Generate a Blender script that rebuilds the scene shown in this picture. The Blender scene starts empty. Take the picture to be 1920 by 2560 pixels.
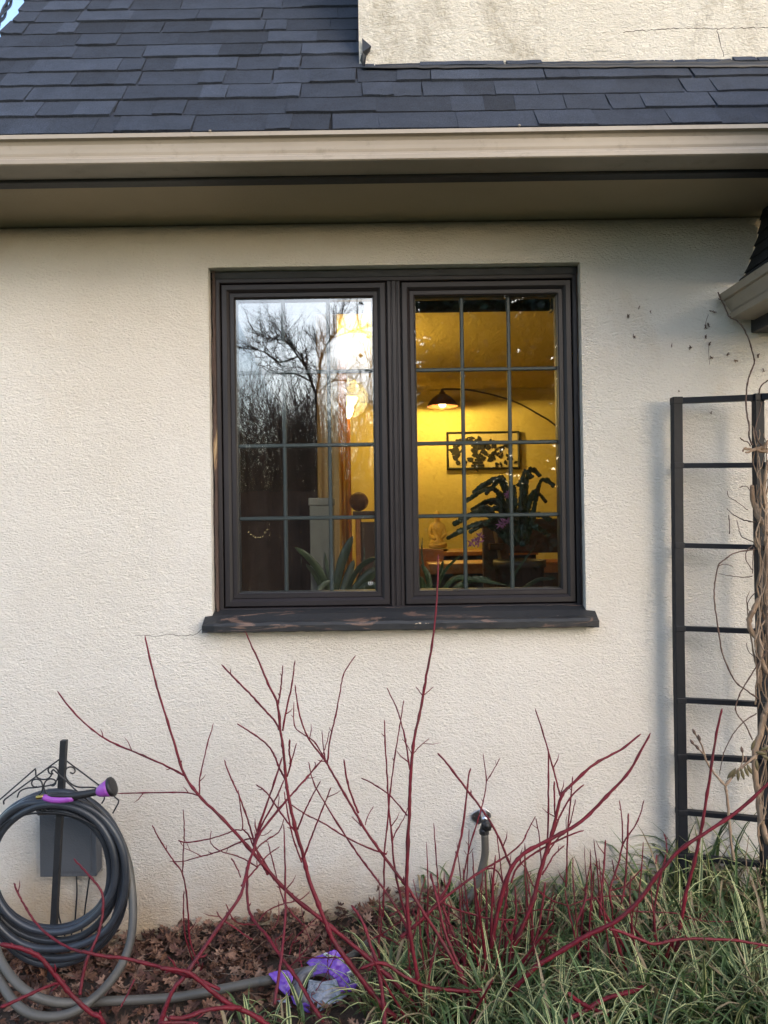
import bpy, bmesh, math, random
from mathutils import Vector, Matrix, noise
R = math.radians
rnd = random.Random(7)
sc = bpy.context.scene
col = sc.collection

# ------------------------------------------------------------------ camera
CAM = Vector((0.0, -2.6, 1.45))
PITCH, ROLL, FPX = R(0.5), R(0.85), 1924.0
cam = bpy.data.cameras.new('camera')
cam.sensor_fit = 'HORIZONTAL'; cam.sensor_width = 36; cam.lens = FPX / 1920 * 36
cam.clip_start = 0.05; cam.clip_end = 2000
cam.dof.use_dof = True; cam.dof.focus_distance = 2.6; cam.dof.aperture_fstop = 9.5
camo = bpy.data.objects.new('camera', cam); col.objects.link(camo)
camo.matrix_world = Matrix.Translation(CAM) @ Matrix.Rotation(math.pi/2 + PITCH, 4, 'X') @ Matrix.Rotation(-ROLL, 4, 'Z')
sc.camera = camo

# ------------------------------------------------------------------ sky, sun, exposure
SUN_EL, SUN_AZ = R(24), R(152)       # azimuth clockwise from +Y: behind the photographer, to the right
w = bpy.data.worlds.new('World'); sc.world = w; w.use_nodes = True
nt = w.node_tree
sky = nt.nodes.new('ShaderNodeTexSky'); sky.sky_type = 'NISHITA'; sky.sun_disc = False
sky.sun_elevation = SUN_EL; sky.sun_rotation = SUN_AZ
sky.air_density = 1.0; sky.dust_density = 1.5; sky.ozone_density = 1.0
bg = nt.nodes['Background']; bg.inputs['Strength'].default_value = 0.15
nt.links.new(sky.outputs[0], bg.inputs[0])
sun = bpy.data.lights.new('sun', 'SUN'); sun.energy = 0.5; sun.angle = R(75); sun.color = (1.0, .95, .90)
suno = bpy.data.objects.new('sun', sun); col.objects.link(suno)
sd = Vector((math.sin(SUN_AZ)*math.cos(SUN_EL), math.cos(SUN_AZ)*math.cos(SUN_EL), math.sin(SUN_EL)))
suno.rotation_euler = sd.to_track_quat('Z', 'Y').to_euler()
sc.view_settings.view_transform = 'Standard'; sc.view_settings.look = 'None'
sc.view_settings.exposure = 1.7; sc.view_settings.gamma = 1.0
sc.view_settings.use_curve_mapping = False
sc.cycles.max_bounces = 8; sc.cycles.transparent_max_bounces = 16

# ------------------------------------------------------------------ photo geometry helpers
def ray(px, py):
    u, v = (px - 960)/FPX, (1280 - py)/FPX
    x = u*math.cos(ROLL) + v*math.sin(ROLL); z = -u*math.sin(ROLL) + v*math.cos(ROLL)
    return Vector((x, math.cos(PITCH) - z*math.sin(PITCH), z*math.cos(PITCH) + math.sin(PITCH)))
def P(px, py, Y=0.0):
    d = ray(px, py); return CAM + d*((Y - CAM.y)/d.y)
def PXm(px, Y): return px*(Y - CAM.y)/FPX          # pixels to metres at depth
CROPS = {'f': (0, 0, 1659/1920), 1: (0, 1800, 1397/480), 2: (400, 1560, 1659/560), 3: (900, 1600, 1659/560), 4: (400, 2060, 1659/600),
         5: (900, 2060, 1659/600), 6: (1420, 2000, 1659/500), 7: (1560, 500, 1138/360), 8: (1560, 1150, 838/360), 9: (1780, 900, 387/140),
         10: (660, 2340, 1659/320), 11: (0, 1880, 1659/340), 12: (1150, 1980, 1659/120), 13: (480, 1100, 1659/520), 14: (980, 1100, 1659/540),
         15: (500, 640, 1659/500), 16: (960, 640, 1659/540), 's': (0, 0, 1)}
def K(k, x, y):
    a, b, s = CROPS[k]; return a + x/s, b + y/s

# ------------------------------------------------------------------ mesh helpers
class MB:
    def __init__(s): s.v = []; s.f = []; s.c = []
    def add(s, vs, fs, c=None):
        o = len(s.v); s.v += [tuple(p) for p in vs]
        for f in fs: s.f.append([i+o for i in f]); s.c.append(c)
    def box(s, a, b, c=None, M=None):
        x0, y0, z0 = a; x1, y1, z1 = b
        vs = [Vector(p) for p in ((x0,y0,z0),(x1,y0,z0),(x1,y1,z0),(x0,y1,z0),(x0,y0,z1),(x1,y0,z1),(x1,y1,z1),(x0,y1,z1))]
        if M: vs = [M @ p for p in vs]
        s.add(vs, [(0,3,2,1),(4,5,6,7),(0,1,5,4),(1,2,6,5),(2,3,7,6),(3,0,4,7)], c)
    def tube(s, pts, rad, n=8, c=None, cap=True):
        pts = [Vector(p) for p in pts]
        if not isinstance(rad, (list, tuple)): rad = [rad]*len(pts)
        vs = []; up = None
        for i, p in enumerate(pts):
            t = pts[min(i+1, len(pts)-1)] - pts[max(i-1, 0)]
            if t.length < 1e-9: t = Vector((0,0,1))
            t.normalize()
            if up is None:
                up = Vector((0,0,1)) if abs(t.z) < .9 else Vector((0,1,0))
            a = up - t*up.dot(t)
            if a.length < 1e-6: a = t.orthogonal()
            a.normalize(); b = t.cross(a); up = a
            for k in range(n):
                th = 2*math.pi*k/n
                vs.append(p + (a*math.cos(th) + b*math.sin(th))*rad[i])
        fs = []
        for i in range(len(pts)-1):
            for k in range(n):
                k2 = (k+1) % n
                fs.append((i*n+k, i*n+k2, (i+1)*n+k2, (i+1)*n+k))
        if cap:
            fs.append(tuple(range(n))[::-1]); m = (len(pts)-1)*n; fs.append(tuple(range(m, m+n)))
        s.add(vs, fs, c)
    def bar(s, a, b, w, h, c=None):     # rectangular bar from a to b
        a, b = Vector(a), Vector(b); t = (b-a).normalized()
        y = Vector((0,1,0)); u = t.cross(y)
        if u.length < .1: y = Vector((0,0,1)); u = t.cross(y)
        u.normalize(); y = u.cross(t).normalized()
        vs = []
        for p in (a, b):
            for i, j in ((-1,-1),(1,-1),(1,1),(-1,1)): vs.append(p + u*i*w/2 + y*j*h/2)
        s.add(vs, [(0,1,2,3),(7,6,5,4),(0,4,5,1),(1,5,6,2),(2,6,7,3),(3,7,4,0)], c)
    def lathe(s, prof, centre, n=24, axis='Z', c=None, M=None):
        vs = []; cx = Vector(centre)
        for r, h in prof:
            for k in range(n):
                a = 2*math.pi*k/n
                p = Vector((r*math.cos(a), r*math.sin(a), h))
                if M: p = M @ p
                vs.append(cx + p)
        fs = []
        for i in range(len(prof)-1):
            for k in range(n):
                k2 = (k+1) % n; fs.append((i*n+k, i*n+k2, (i+1)*n+k2, (i+1)*n+k))
        s.add(vs, fs, c)
    def extrude_x(s, prof, x0, x1, c=None, close=False, nx=1):   # prof = [(y,z)]
        m = len(prof); vs = []
        for i in range(nx+1):
            x = x0 + (x1-x0)*i/nx
            vs += [(x, y, z) for y, z in prof]
        fs = []
        for i in range(nx):
            for k in range(m if close else m-1):
                k2 = (k+1) % m
                fs.append((i*m+k, i*m+k2, (i+1)*m+k2, (i+1)*m+k))
        if close: fs.append(tuple(range(m))[::-1]); fs.append(tuple(range(nx*m, nx*m+m)))
        s.add(vs, fs, c)
    def ring(s, x0, x1, z0, z1, prof, c=None):    # mitred rectangular frame; prof = [(inset, y)]
        vs = []
        for ins, y in prof:
            vs += [(x0+ins, y, z0+ins), (x1-ins, y, z0+ins), (x1-ins, y, z1-ins), (x0+ins, y, z1-ins)]
        fs = []
        for i in range(len(prof)-1):
            for k in range(4):
                k2 = (k+1) % 4; fs.append((i*4+k, i*4+k2, (i+1)*4+k2, (i+1)*4+k))
        s.add(vs, fs, c)
    def build(s, name, mat, parent=None, smooth=False, bevel=0, recalc=True):
        me = bpy.data.meshes.new(name); me.from_pydata(s.v, [], s.f)
        if any(c is not None for c in s.c):
            ca = me.color_attributes.new('tint', 'FLOAT_COLOR', 'CORNER')
            k = 0
            for f, c in zip(s.f, s.c):
                for j in range(len(f)):
                    cc = c[j] if (c is not None and isinstance(c[0], (tuple, list))) else (c or (1,1,1))
                    ca.data[k].color = (cc[0], cc[1], cc[2], 1); k += 1
        if recalc:
            bm = bmesh.new(); bm.from_mesh(me); bmesh.ops.recalc_face_normals(bm, faces=bm.faces); bm.to_mesh(me); bm.free()
        me.materials.append(mat)
        if smooth:
            for p in me.polygons: p.use_smooth = True
        o = bpy.data.objects.new(name, me); col.objects.link(o)
        if parent: o.parent = parent
        if bevel:
            b = o.modifiers.new('edge', 'BEVEL'); b.width = bevel; b.segments = 2; b.limit_method = 'ANGLE'
        return o
def thing(name, label, cat, loc=(0,0,0), group=None):
    o = bpy.data.objects.new(name, None); col.objects.link(o); o.empty_display_size = .05; o.location = loc
    o['label'] = label; o['category'] = cat
    if group: o['group'] = group
    return o
def tag(o, label, cat, group=None, kind=None):
    o['label'] = label; o['category'] = cat
    if group: o['group'] = group
    if kind: o['kind'] = kind
    return o
def spline(pts, sub=6):
    pts = [Vector(p) for p in pts]
    if len(pts) < 3: sub = max(sub, 2)
    out = []
    for i in range(len(pts)-1):
        p0 = pts[max(i-1,0)]; p1 = pts[i]; p2 = pts[i+1]; p3 = pts[min(i+2, len(pts)-1)]
        for k in range(sub):
            t = k/sub
            out.append(.5*((2*p1) + (p2-p0)*t + (2*p0-5*p1+4*p2-p3)*t*t + (3*p1-p0-3*p2+p3)*t**3))
    out.append(pts[-1]); return out
def lerp(a, b, t): return a + (b-a)*t
def interp(tab, x):
    if x <= tab[0][0]: return tab[0][1]
    for (a, va), (b, vb) in zip(tab, tab[1:]):
        if x <= b: return lerp(va, vb, (x-a)/(b-a))
    return tab[-1][1]

# ------------------------------------------------------------------ materials
class N:
    def __init__(s, name):
        s.m = bpy.data.materials.new(name); s.m.use_nodes = True
        s.t = s.m.node_tree; s.b = s.t.nodes['Principled BSDF']
        s.tc = s.t.nodes.new('ShaderNodeTexCoord').outputs['Object']
    def n(s, typ, **kw):
        nd = s.t.nodes.new(typ)
        for k, v in kw.items():
            if hasattr(nd, k): setattr(nd, k, v)
        return nd
    def l(s, a, b): s.t.links.new(a, b)
    def map(s, scale=(1,1,1), rot=(0,0,0), loc=(0,0,0)):
        m = s.n('ShaderNodeMapping'); m.inputs['Scale'].default_value = scale; m.inputs['Rotation'].default_value = rot
        m.inputs['Location'].default_value = loc
        s.l(s.tc, m.inputs[0]); return m.outputs[0]
    def noise(s, scale, detail=4, rough=.55, vec=None, dist=0):
        n = s.n('ShaderNodeTexNoise'); n.inputs['Scale'].default_value = scale; n.inputs['Detail'].default_value = detail
        n.inputs['Roughness'].default_value = rough; n.inputs['Distortion'].default_value = dist
        s.l(vec or s.tc, n.inputs['Vector']); return n.outputs['Fac']
    def ramp(s, fac, stops):
        r = s.n('ShaderNodeValToRGB'); e = r.color_ramp.elements
        while len(e) < len(stops): e.new(.5)
        for el, (p, c) in zip(e, stops): el.position = p; el.color = (*c, 1) if len(c) == 3 else c
        s.l(fac, r.inputs[0]); return r.outputs[0]
    def mix(s, fac, a, b, mode='MIX'):
        m = s.n('ShaderNodeMix', data_type='RGBA', blend_type=mode)
        for v, i in ((fac, 0), (a, 6), (b, 7)):
            if isinstance(v, (int, float)): m.inputs[i].default_value = v
            elif isinstance(v, tuple): m.inputs[i].default_value = (*v, 1)
            else: s.l(v, m.inputs[i])
        return m.outputs[2]
    def math(s, op, a, b=None):
        m = s.n('ShaderNodeMath', operation=op)
        for v, i in ((a, 0), (b, 1)):
            if v is None: continue
            if isinstance(v, (int, float)): m.inputs[i].default_value = v
            else: s.l(v, m.inputs[i])
        return m.outputs[0]
    def bump(s, h, dist, strength=1.0):
        b = s.n('ShaderNodeBump'); b.inputs['Strength'].default_value = strength; b.inputs['Distance'].default_value = dist
        s.l(h, b.inputs['Height']); s.l(b.outputs[0], s.b.inputs['Normal'])
    def col(s, c):
        if isinstance(c, tuple): s.b.inputs['Base Color'].default_value = (*c, 1)
        else: s.l(c, s.b.inputs['Base Color'])
    def set(s, **kw):
        for k, v in kw.items():
            i = s.b.inputs[k.replace('_', ' ')]
            if isinstance(v, (int, float)): i.default_value = v
            elif isinstance(v, tuple): i.default_value = (*v, 1)
            else: s.l(v, i)
        return s
def simple(name, c, rough=.5, var=.25, scale=8, metal=0, bump=0, bscale=60, spec=.5):
    a = N(name)
    c2 = tuple(x*(1-var) for x in c); c3 = tuple(min(1, x*(1+var*.6)) for x in c)
    a.col(a.ramp(a.noise(scale, 5), [(.3, c2), (.7, c3)]))
    a.set(Roughness=rough, Metallic=metal); a.b.inputs['Specular IOR Level'].default_value = spec
    if bump: a.bump(a.noise(bscale, 4), bump)
    return a.m
def tinted(name, rough=.6, mul=(1,1,1), spec=.4, bump=0, bscale=80, noisevar=.25, nscale=30):
    a = N(name); v = a.n('ShaderNodeVertexColor'); v.layer_name = 'tint'
    nz = a.ramp(a.noise(nscale, 4), [(.3, (1-noisevar,)*3), (.7, (1+noisevar*.3,)*3)])
    c = a.mix(1.0, v.outputs[0], nz, 'MULTIPLY')
    if mul != (1,1,1): c = a.mix(1.0, c, mul, 'MULTIPLY')
    a.col(c); a.set(Roughness=rough); a.b.inputs['Specular IOR Level'].default_value = spec
    if bump: a.bump(a.noise(bscale, 4), bump)
    return a.m

def stucco(name, c1, c2, stain=None, dist=.006, soot=False, base_stain=False):
    a = N(name)
    big = a.noise(1.3, 5, .6)
    c = a.ramp(big, [(.3, c1), (.7, c2)])
    fine = a.noise(260, 3, .6)
    c = a.mix(a.math('MULTIPLY', fine, .22), c, tuple(x*.55 for x in c1))
    if stain:   # rusty brown smears of their own shape
        st = a.noise(3.0, 6, .62, a.map((1.0, 1, .45)), .5)
        m = a.ramp(st, [(.60, (0,0,0)), (.80, (.55,.55,.55))])
        c = a.mix(m, c, stain)
    if base_stain:  # splash-back of soil above the bed
        sep = a.n('ShaderNodeSeparateXYZ'); a.l(a.tc, sep.inputs[0])
        h = a.math('ADD', sep.outputs[2], a.math('MULTIPLY', a.math('SUBTRACT', a.noise(4, 6, .65), .5), .5))
        m = a.ramp(h, [(.04, (.8,)*3), (.33, (0,0,0))])
        c = a.mix(m, c, (.46, .31, .16))
    if soot:
        st = a.noise(2.6, 11, .74, a.map((1.25, 1, .6), loc=(1.7,0,.4)), .6)
        m = a.ramp(a.math('ADD', st, a.math('MULTIPLY', a.math('SUBTRACT', a.noise(55, 5, .7), .5), .35)), [(.52, (0,0,0)), (.72, (.7,.7,.7))])
        c = a.mix(m, c, (.22,.185,.12))
    sp = a.n('ShaderNodeTexVoronoi'); sp.inputs['Scale'].default_value = 55; a.l(a.tc, sp.inputs['Vector'])
    spm = a.ramp(sp.outputs['Distance'], [(.04, (.55,)*3), (.09, (0,0,0))])
    pk = a.math('GREATER_THAN', a.noise(17, 2), .60)
    c = a.mix(a.math('MULTIPLY', spm, pk), c, tuple(x*.32 for x in c1))
    a.col(c); a.set(Roughness=.92); a.b.inputs['Specular IOR Level'].default_value = .2
    n1 = a.noise(92, 5, .62, a.map((1.0, 1, 1.9), (0, R(28), 0)), .6)
    n2 = a.noise(30, 4, .6, a.map((1, 1, 1.6), (0, R(20), 0)))
    h = a.math('ADD', a.math('MULTIPLY', n1, .75), a.math('MULTIPLY', n2, .5))
    a.bump(h, dist)
    return a.m
M = {}
M['stucco'] = stucco('stucco', (.63,.578,.51), (.735,.695,.645), (.56,.46,.35), .012, base_stain=True)
M['dormer'] = stucco('dormer_stucco', (.60,.555,.465), (.70,.67,.60), (.44,.36,.22), .016, soot=True)
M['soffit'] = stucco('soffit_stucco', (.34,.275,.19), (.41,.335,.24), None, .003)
M['room_wall'] = stucco('room_plaster', (.66,.54,.19), (.72,.60,.24), None, .006)
M['ceiling'] = stucco('stippled_ceiling', (.72,.55,.18), (.80,.63,.23), None, .06)
M['black_paint'] = simple('black_paint', (.012,.013,.016), .55, .3, 12, bump=.0008)
M['room_floor'] = simple('room_floor', (.14,.07,.03), .35, .4, 5)
def shingle():
    a = N('shingle'); v = a.n('ShaderNodeVertexColor'); v.layer_name = 'tint'
    g = a.noise(330, 3, .75); g2 = a.noise(14, 5, .6)
    c = a.mix(1.0, v.outputs[0], a.ramp(g, [(.3, (.40,.40,.40)), (.75, (1.75,1.75,1.75))]), 'MULTIPLY')
    c = a.mix(1.0, c, a.ramp(g2, [(.3, (.82,.82,.82)), (.7, (1.15,1.15,1.15))]), 'MULTIPLY')
    a.col(c); a.set(Roughness=.85); a.b.inputs['Specular IOR Level'].default_value = .35
    a.bump(a.math('ADD', a.noise(700, 3, .7), a.math('MULTIPLY', a.noise(60, 3), .8)), .004)
    return a.m
M['shingle'] = shingle()
def gutter_mat():
    a = N('gutter_paint')
    c = a.ramp(a.noise(2.2, 6, .65, a.map((.6, 1, 3))), [(.3, (.225,.19,.150)), (.7, (.295,.255,.205))])
    d = a.ramp(a.noise(16, 7, .72, a.map((1, 1, 1.2))), [(.56, (0,0,0)), (.80, (.55,.55,.55))])
    c = a.mix(d, c, (.10,.08,.05)); a.col(c); a.set(Roughness=.42); a.b.inputs['Specular IOR Level'].default_value = .35
    a.bump(a.noise(5, 3), .004)
    return a.m
M['gutter'] = gutter_mat()
M['frame'] = simple('frame_vinyl', (.0135,.0105,.0125), .45, .22, 4, bump=.0012, bscale=9, spec=.38)
M['muntin'] = simple('muntin_paint', (.034,.046,.051), .4, .15, 10)
def sill_mat():
    a = N('chipped_paint')
    n1 = a.noise(7, 8, .7, a.map((.45, 1.6, 2.6)), .8)
    bare = a.ramp(a.noise(30, 5, .6, a.map((.12, 1, 1))), [(.3, (.07,.042,.034)), (.7, (.14,.09,.07))])
    c = a.mix(a.ramp(n1, [(.575, (0,0,0)), (.59, (1,1,1))]), (.013,.014,.017), bare)
    n2 = a.noise(15, 6, .65, a.map((.3, 1.4, 2.2), loc=(3,1,2)), .6)
    c = a.mix(a.ramp(n2, [(.685, (0,0,0)), (.695, (1,1,1))]), c, (.46,.36,.26))
    a.col(c); a.set(Roughness=.6)
    a.bump(a.math('ADD', n1, a.math('MULTIPLY', a.noise(60, 4), .3)), .004)
    return a.m
M['sill'] = sill_mat()
def jamb_mat():
    a = N('weathered_jamb')
    n1 = a.noise(10, 8, .7, a.map((2.0, 1.0, .35)), 1.0)
    c = a.ramp(n1, [(.38, (.028,.016,.013)), (.55, (.055,.03,.024)), (.60, (.20,.13,.07)), (.70, (.30,.22,.13))])
    a.col(c); a.set(Roughness=.75); a.bump(n1, .006); return a.m
M['jamb'] = jamb_mat()
M['reveal'] = simple('reveal_wood', (.11,.075,.04), .8, .5, 14, bump=.004, bscale=30)
def glass():
    a = N('coated_glass'); t = a.t
    t.nodes.remove(a.b)
    out = t.nodes['Material Output']
    tr = a.n('ShaderNodeBsdfTransparent'); tr.inputs[0].default_value = (.95,.965,.95,1)
    gl = a.n('ShaderNodeBsdfGlossy'); gl.inputs['Roughness'].default_value = 0.0; gl.inputs[0].default_value = (.96,.98,1,1)
    lw = a.n('ShaderNodeLayerWeight'); lw.inputs[0].default_value = .15
    f = a.math('ADD', a.math('MULTIPLY', lw.outputs['Fresnel'], .35), .125)
    mx = a.n('ShaderNodeMixShader'); a.l(f, mx.inputs[0]); a.l(tr.outputs[0], mx.inputs[1]); a.l(gl.outputs[0], mx.inputs[2])
    b = a.n('ShaderNodeBump'); b.inputs['Strength'].default_value = .04; b.inputs['Distance'].default_value = .002
    a.l(a.noise(3.2, 2, vec=a.map((1, 0, 1))), b.inputs['Height']); a.l(b.outputs[0], gl.inputs['Normal'])
    a.l(mx.outputs[0], out.inputs[0]); return a.m
M['glass'] = glass()
M['iron'] = simple('wrought_iron', (.012,.013,.016), .5, .3, 40, bump=.0015, bscale=120)
M['trellis'] = simple('trellis_metal', (.006,.0075,.012), .5, .3, 12, bump=.001, bscale=40, spec=.25)
M['rubber'] = simple('hose_rubber', (.030,.035,.045), .36, .4, 9, bump=.001, bscale=20)
M['grey_hose'] = simple('faded_hose', (.088,.081,.070), .5, .35, 7, bump=.0015, bscale=30)
M['purple'] = simple('purple_plastic', (.27,.065,.36), .35, .1, 10)
M['black_plastic'] = simple('black_plastic', (.012,.012,.014), .5, .2, 30)
M['brass'] = simple('brass', (.55,.38,.10), .3, .2, 30, metal=1)
M['zinc'] = simple('zinc', (.55,.56,.60), .28, .15, 40, metal=1)
M['box_grey'] = simple('box_grey', (.075,.082,.095), .55, .12, 6, bump=.001, bscale=200)
M['cable'] = simple('cable_sheath', (.012,.014,.018), .4, .2, 20)
def loc_(a): return a.map((1,1,1), loc=(5,2,7))
def stem_mat(name, a_, b_, tip):
    a = N(name)
    n = a.noise(20, 6, .6, a.map((1.5, 1.5, .5)))
    c = a.ramp(n, [(.3, a_), (.7, b_)])
    c = a.mix(a.ramp(a.noise(120, 4, .7), [(.62, (0,0,0)), (.75, (.7,.7,.7))]), c, tip)
    c = a.mix(a.ramp(a.noise(11, 5, .65, loc_(a)), [(.55, (0,0,0)), (.72, (.65,)*3)]), c, tip)
    a.col(c); a.set(Roughness=.55); a.b.inputs['Specular IOR Level'].default_value = .3; a.bump(a.noise(90, 4), .002); return a.m
M['stem'] = stem_mat('dogwood_bark', (.072,.0035,.009), (.15,.007,.018), (.06,.028,.028))
M['vine'] = stem_mat('vine_bark', (.15,.095,.06), (.33,.24,.17), (.08,.05,.035))
M['twig'] = stem_mat('thin_vine_bark', (.07,.04,.03), (.14,.09,.07), (.05,.03,.02))
M['leaf_litter'] = tinted('leaf_litter', .75, noisevar=.45, nscale=40, spec=.25, bump=.004, bscale=90)
M['blade'] = tinted('grass_blade', .5, noisevar=.3, nscale=12, spec=.35)
M['foliage'] = tinted('foliage', .55, noisevar=.3, nscale=10)
def soil():
    a = N('soil')
    c = a.ramp(a.noise(14, 8, .7), [(.3, (.028,.018,.012)), (.7, (.085,.055,.036))])
    sep = a.n('ShaderNodeSeparateXYZ'); a.l(a.tc, sep.inputs[0])
    lw = a.ramp(a.noise(6, 8, .75), [(.3, (.10,.12,.045)), (.7, (.22,.22,.10))])     # unseen winter lawn beyond the bed, made pale to bounce light onto the wall
    c = a.mix(a.math('GREATER_THAN', a.math('MULTIPLY', sep.outputs[1], -1.0), 1.5), c, lw)
    a.col(c); a.set(Roughness=.95); a.bump(a.noise(40, 7, .7), .02); return a.m
M['soil'] = soil()
M['bark'] = simple('tree_bark', (.035,.028,.022), .85, .4, 10, bump=.01, bscale=20)
M['fence'] = simple('fence_wood', (.085,.040,.024), .8, .4, 3)

# ================================================================== THE HOUSE
house = thing('house', 'cream stucco house with dark shingle roof and black framed window', 'house')

# roof plane: eave line at Y=-.40, Z=2.58, pitch 53 degrees
RA = R(53); RY0, RZ0 = -.40, 2.58
rdir = Vector((0, math.cos(RA), math.sin(RA))); rnor = Vector((0, -math.sin(RA), math.cos(RA)))
def roof_hit(px, py):
    d = ray(px, py); q = Vector((0, RY0, RZ0))
    t = (q - CAM).dot(rnor)/d.dot(rnor); return CAM + d*t
XL = P(-6, 2300, 0).x                       # left corner of the wall
XRK = roof_hit(45, 50).x                  # rake edge
XR = 2.6
wx0, wx1 = P(525, 1100).x, P(1458, 1100).x
wz1, wz0 = P(984, 662).z, P(1000, 1542).z
zs = 2.472
dl = roof_hit(897, 168); DY = dl.y          # dormer plane depth
# --- lower wall with its window opening (real thickness)
def wall_mesh():
    mb = MB(); TH = .30
    xs = [XL, wx0, wx1, XR]; zz = [-.6, wz0, wz1, zs - .09]
    for yy, flip in ((0, 1), (TH, 0)):
        for i in range(3):
            for j in range(3):
                if i == 1 and j == 1: continue
                nx = max(1, int((xs[i+1]-xs[i])/.25)); nz = max(1, int((zz[j+1]-zz[j])/.25))
                vs = []; fs = []
                for a in range(nx+1):
                    for b in range(nz+1):
                        vs.append((lerp(xs[i], xs[i+1], a/nx), yy, lerp(zz[j], zz[j+1], b/nz)))
                for a in range(nx):
                    for b in range(nz):
                        q = (a*(nz+1)+b, (a+1)*(nz+1)+b, (a+1)*(nz+1)+b+1, a*(nz+1)+b+1)
                        fs.append(q if flip else q[::-1])
                mb.add(vs, fs)
    y0, y1 = 0, TH
    pr = [(.065*(1-math.cos(a*math.pi/20)), zs - .09 + .092*math.sin(a*math.pi/20)) for a in range(11)]
    mb.extrude_x(pr, XL, XR)
    mb.add([(wx0,y0,wz0),(wx0,y1,wz0),(wx0,y1,wz1),(wx0,y0,wz1)], [(0,1,2,3)])
    mb.add([(wx1,y0,wz0),(wx1,y0,wz1),(wx1,y1,wz1),(wx1,y1,wz0)], [(0,1,2,3)])
    mb.add([(wx0,y0,wz1),(wx0,y1,wz1),(wx1,y1,wz1),(wx1,y0,wz1)], [(0,1,2,3)])
    mb.add([(wx0,y0,wz0),(wx1,y0,wz0),(wx1,y1,wz0),(wx0,y1,wz0)], [(0,1,2,3)])
    mb.add([(XL,y0,-.6),(XL,y0,zs-.09),(XL,.016,zs-.03),(XL,.065,zs),(XL,y1,zs),(XL,y1,-.6)], [(0,1,2,3,4,5)])
    return mb
wl = wall_mesh().build('wall', M['stucco'], house, recalc=False)
# --- rest of the house's shell: gable side and back (out of sight)
mb = MB(); mb.box((XL, .302, -.6), (XL+.2, 3.9, 2.46)); mb.box((XL+.2, 3.7, -.6), (XR, 3.9, 2.46))
mb.build('side_wall', M['stucco'], house)
# --- dormer wall above the roof
def dormer():
    mb = MB(); x0 = P(897, 100, DY).x
    zb = lambda x: interp([(x0, P(897,165,DY).z-.06), (P(1920,150,DY).x, P(1920,150,DY).z-.06)], x)
    n = 24; vs = []
    for i in range(n+1):
        x = lerp(x0, XR, i/n); vs += [(x, DY, zb(x)), (x, DY, 4.4)]
    fs = [(2*i, 2*i+2, 2*i+3, 2*i+1) for i in range(n)]
    mb.add(vs, fs)
    mb.add([(x0, DY, zb(x0)), (x0, DY, 4.4), (x0, DY+1.6, 4.4), (x0, DY+1.6, zb(x0))], [(0,1,2,3)])
    return mb.build('dormer_wall', M['dormer'], house, recalc=False)
dormer()
# ragged flashing: strip along the dormer foot, and a torn corner tab
fl = MB(); x0 = P(897, 100, DY).x
def on_roof(px, py, lift=0): return roof_hit(px, py) + rnor*lift
pts = []
for i in range(41):
    px = lerp(905, 1960, i/40); py = lerp(166, 149, (px-905)/1015)
    top = roof_hit(px, py); pts.append((top.x, DY - .004))
vs = []
for i in range(41):
    px = lerp(905, 1960, i/40); py = lerp(166, 150, (px-905)/1015)
    hi = py + rnd.uniform(-2.5, 1.5); lo = py + lerp(14, 26, i/40) + rnd.uniform(-1, 2)
    a = P(px, hi, DY-.006); b = roof_hit(px, lo) + rnor*.012
    vs += [a, (a + b)/2 + Vector((0,-.01,-.004)), b]
fs = []
for i in range(40):
    for k in range(2): fs.append((3*i+k, 3*i+3+k, 3*i+4+k, 3*i+1+k))
fl.add(vs, fs)
o = fl.build('flashing', M['black_paint'], house, smooth=True)
o.modifiers.new('t', 'SOLIDIFY').thickness = .003
tab = MB()
q = [(905,95),(928,115),(925,128),(915,140),(913,160),(908,165),(900,150),(906,130)]
vs = [P(x, y, DY-.012 - .012*(i % 3 == 1)) for i, (x, y) in enumerate(q)]
tab.add(vs, [tuple(range(len(q)))])
o = tab.build('torn_flashing', M['black_paint'], house); o.modifiers.new('t', 'SOLIDIFY').thickness = .004
o['label'] = 'torn flap of black flashing at the corner of the upper wall'

def crack(name, pts, Y, seed, r0=.0016):
    r = random.Random(seed); mb = MB(); pp = []
    for (a, b), (c, d) in zip(pts, pts[1:]):
        n = max(2, int(math.hypot(c-a, d-b)/7))
        for i in range(n): pp.append(P(lerp(a, c, i/n) + r.uniform(-2, 2), lerp(b, d, i/n) + r.uniform(-2, 2), Y))
    mb.tube(pp, [r0*r.uniform(.4, 1.2) for _ in pp], 5)
    return mb.build(name, M['crack'], house)
M['crack'] = simple('crack_dirt', (.07,.058,.045), .95, .5, 30)
crack('crack', [(1560,80),(1650,74),(1720,70),(1790,72),(1930,68)], DY, 1, .0014)
crack('crack', [(1792,72),(1798,100),(1806,130),(1814,150)], DY, 2, .0014)
crack('crack', [(505,1572),(492,1586),(460,1590),(425,1586),(380,1590),(330,1588)], 0, 3, .0009)
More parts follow.
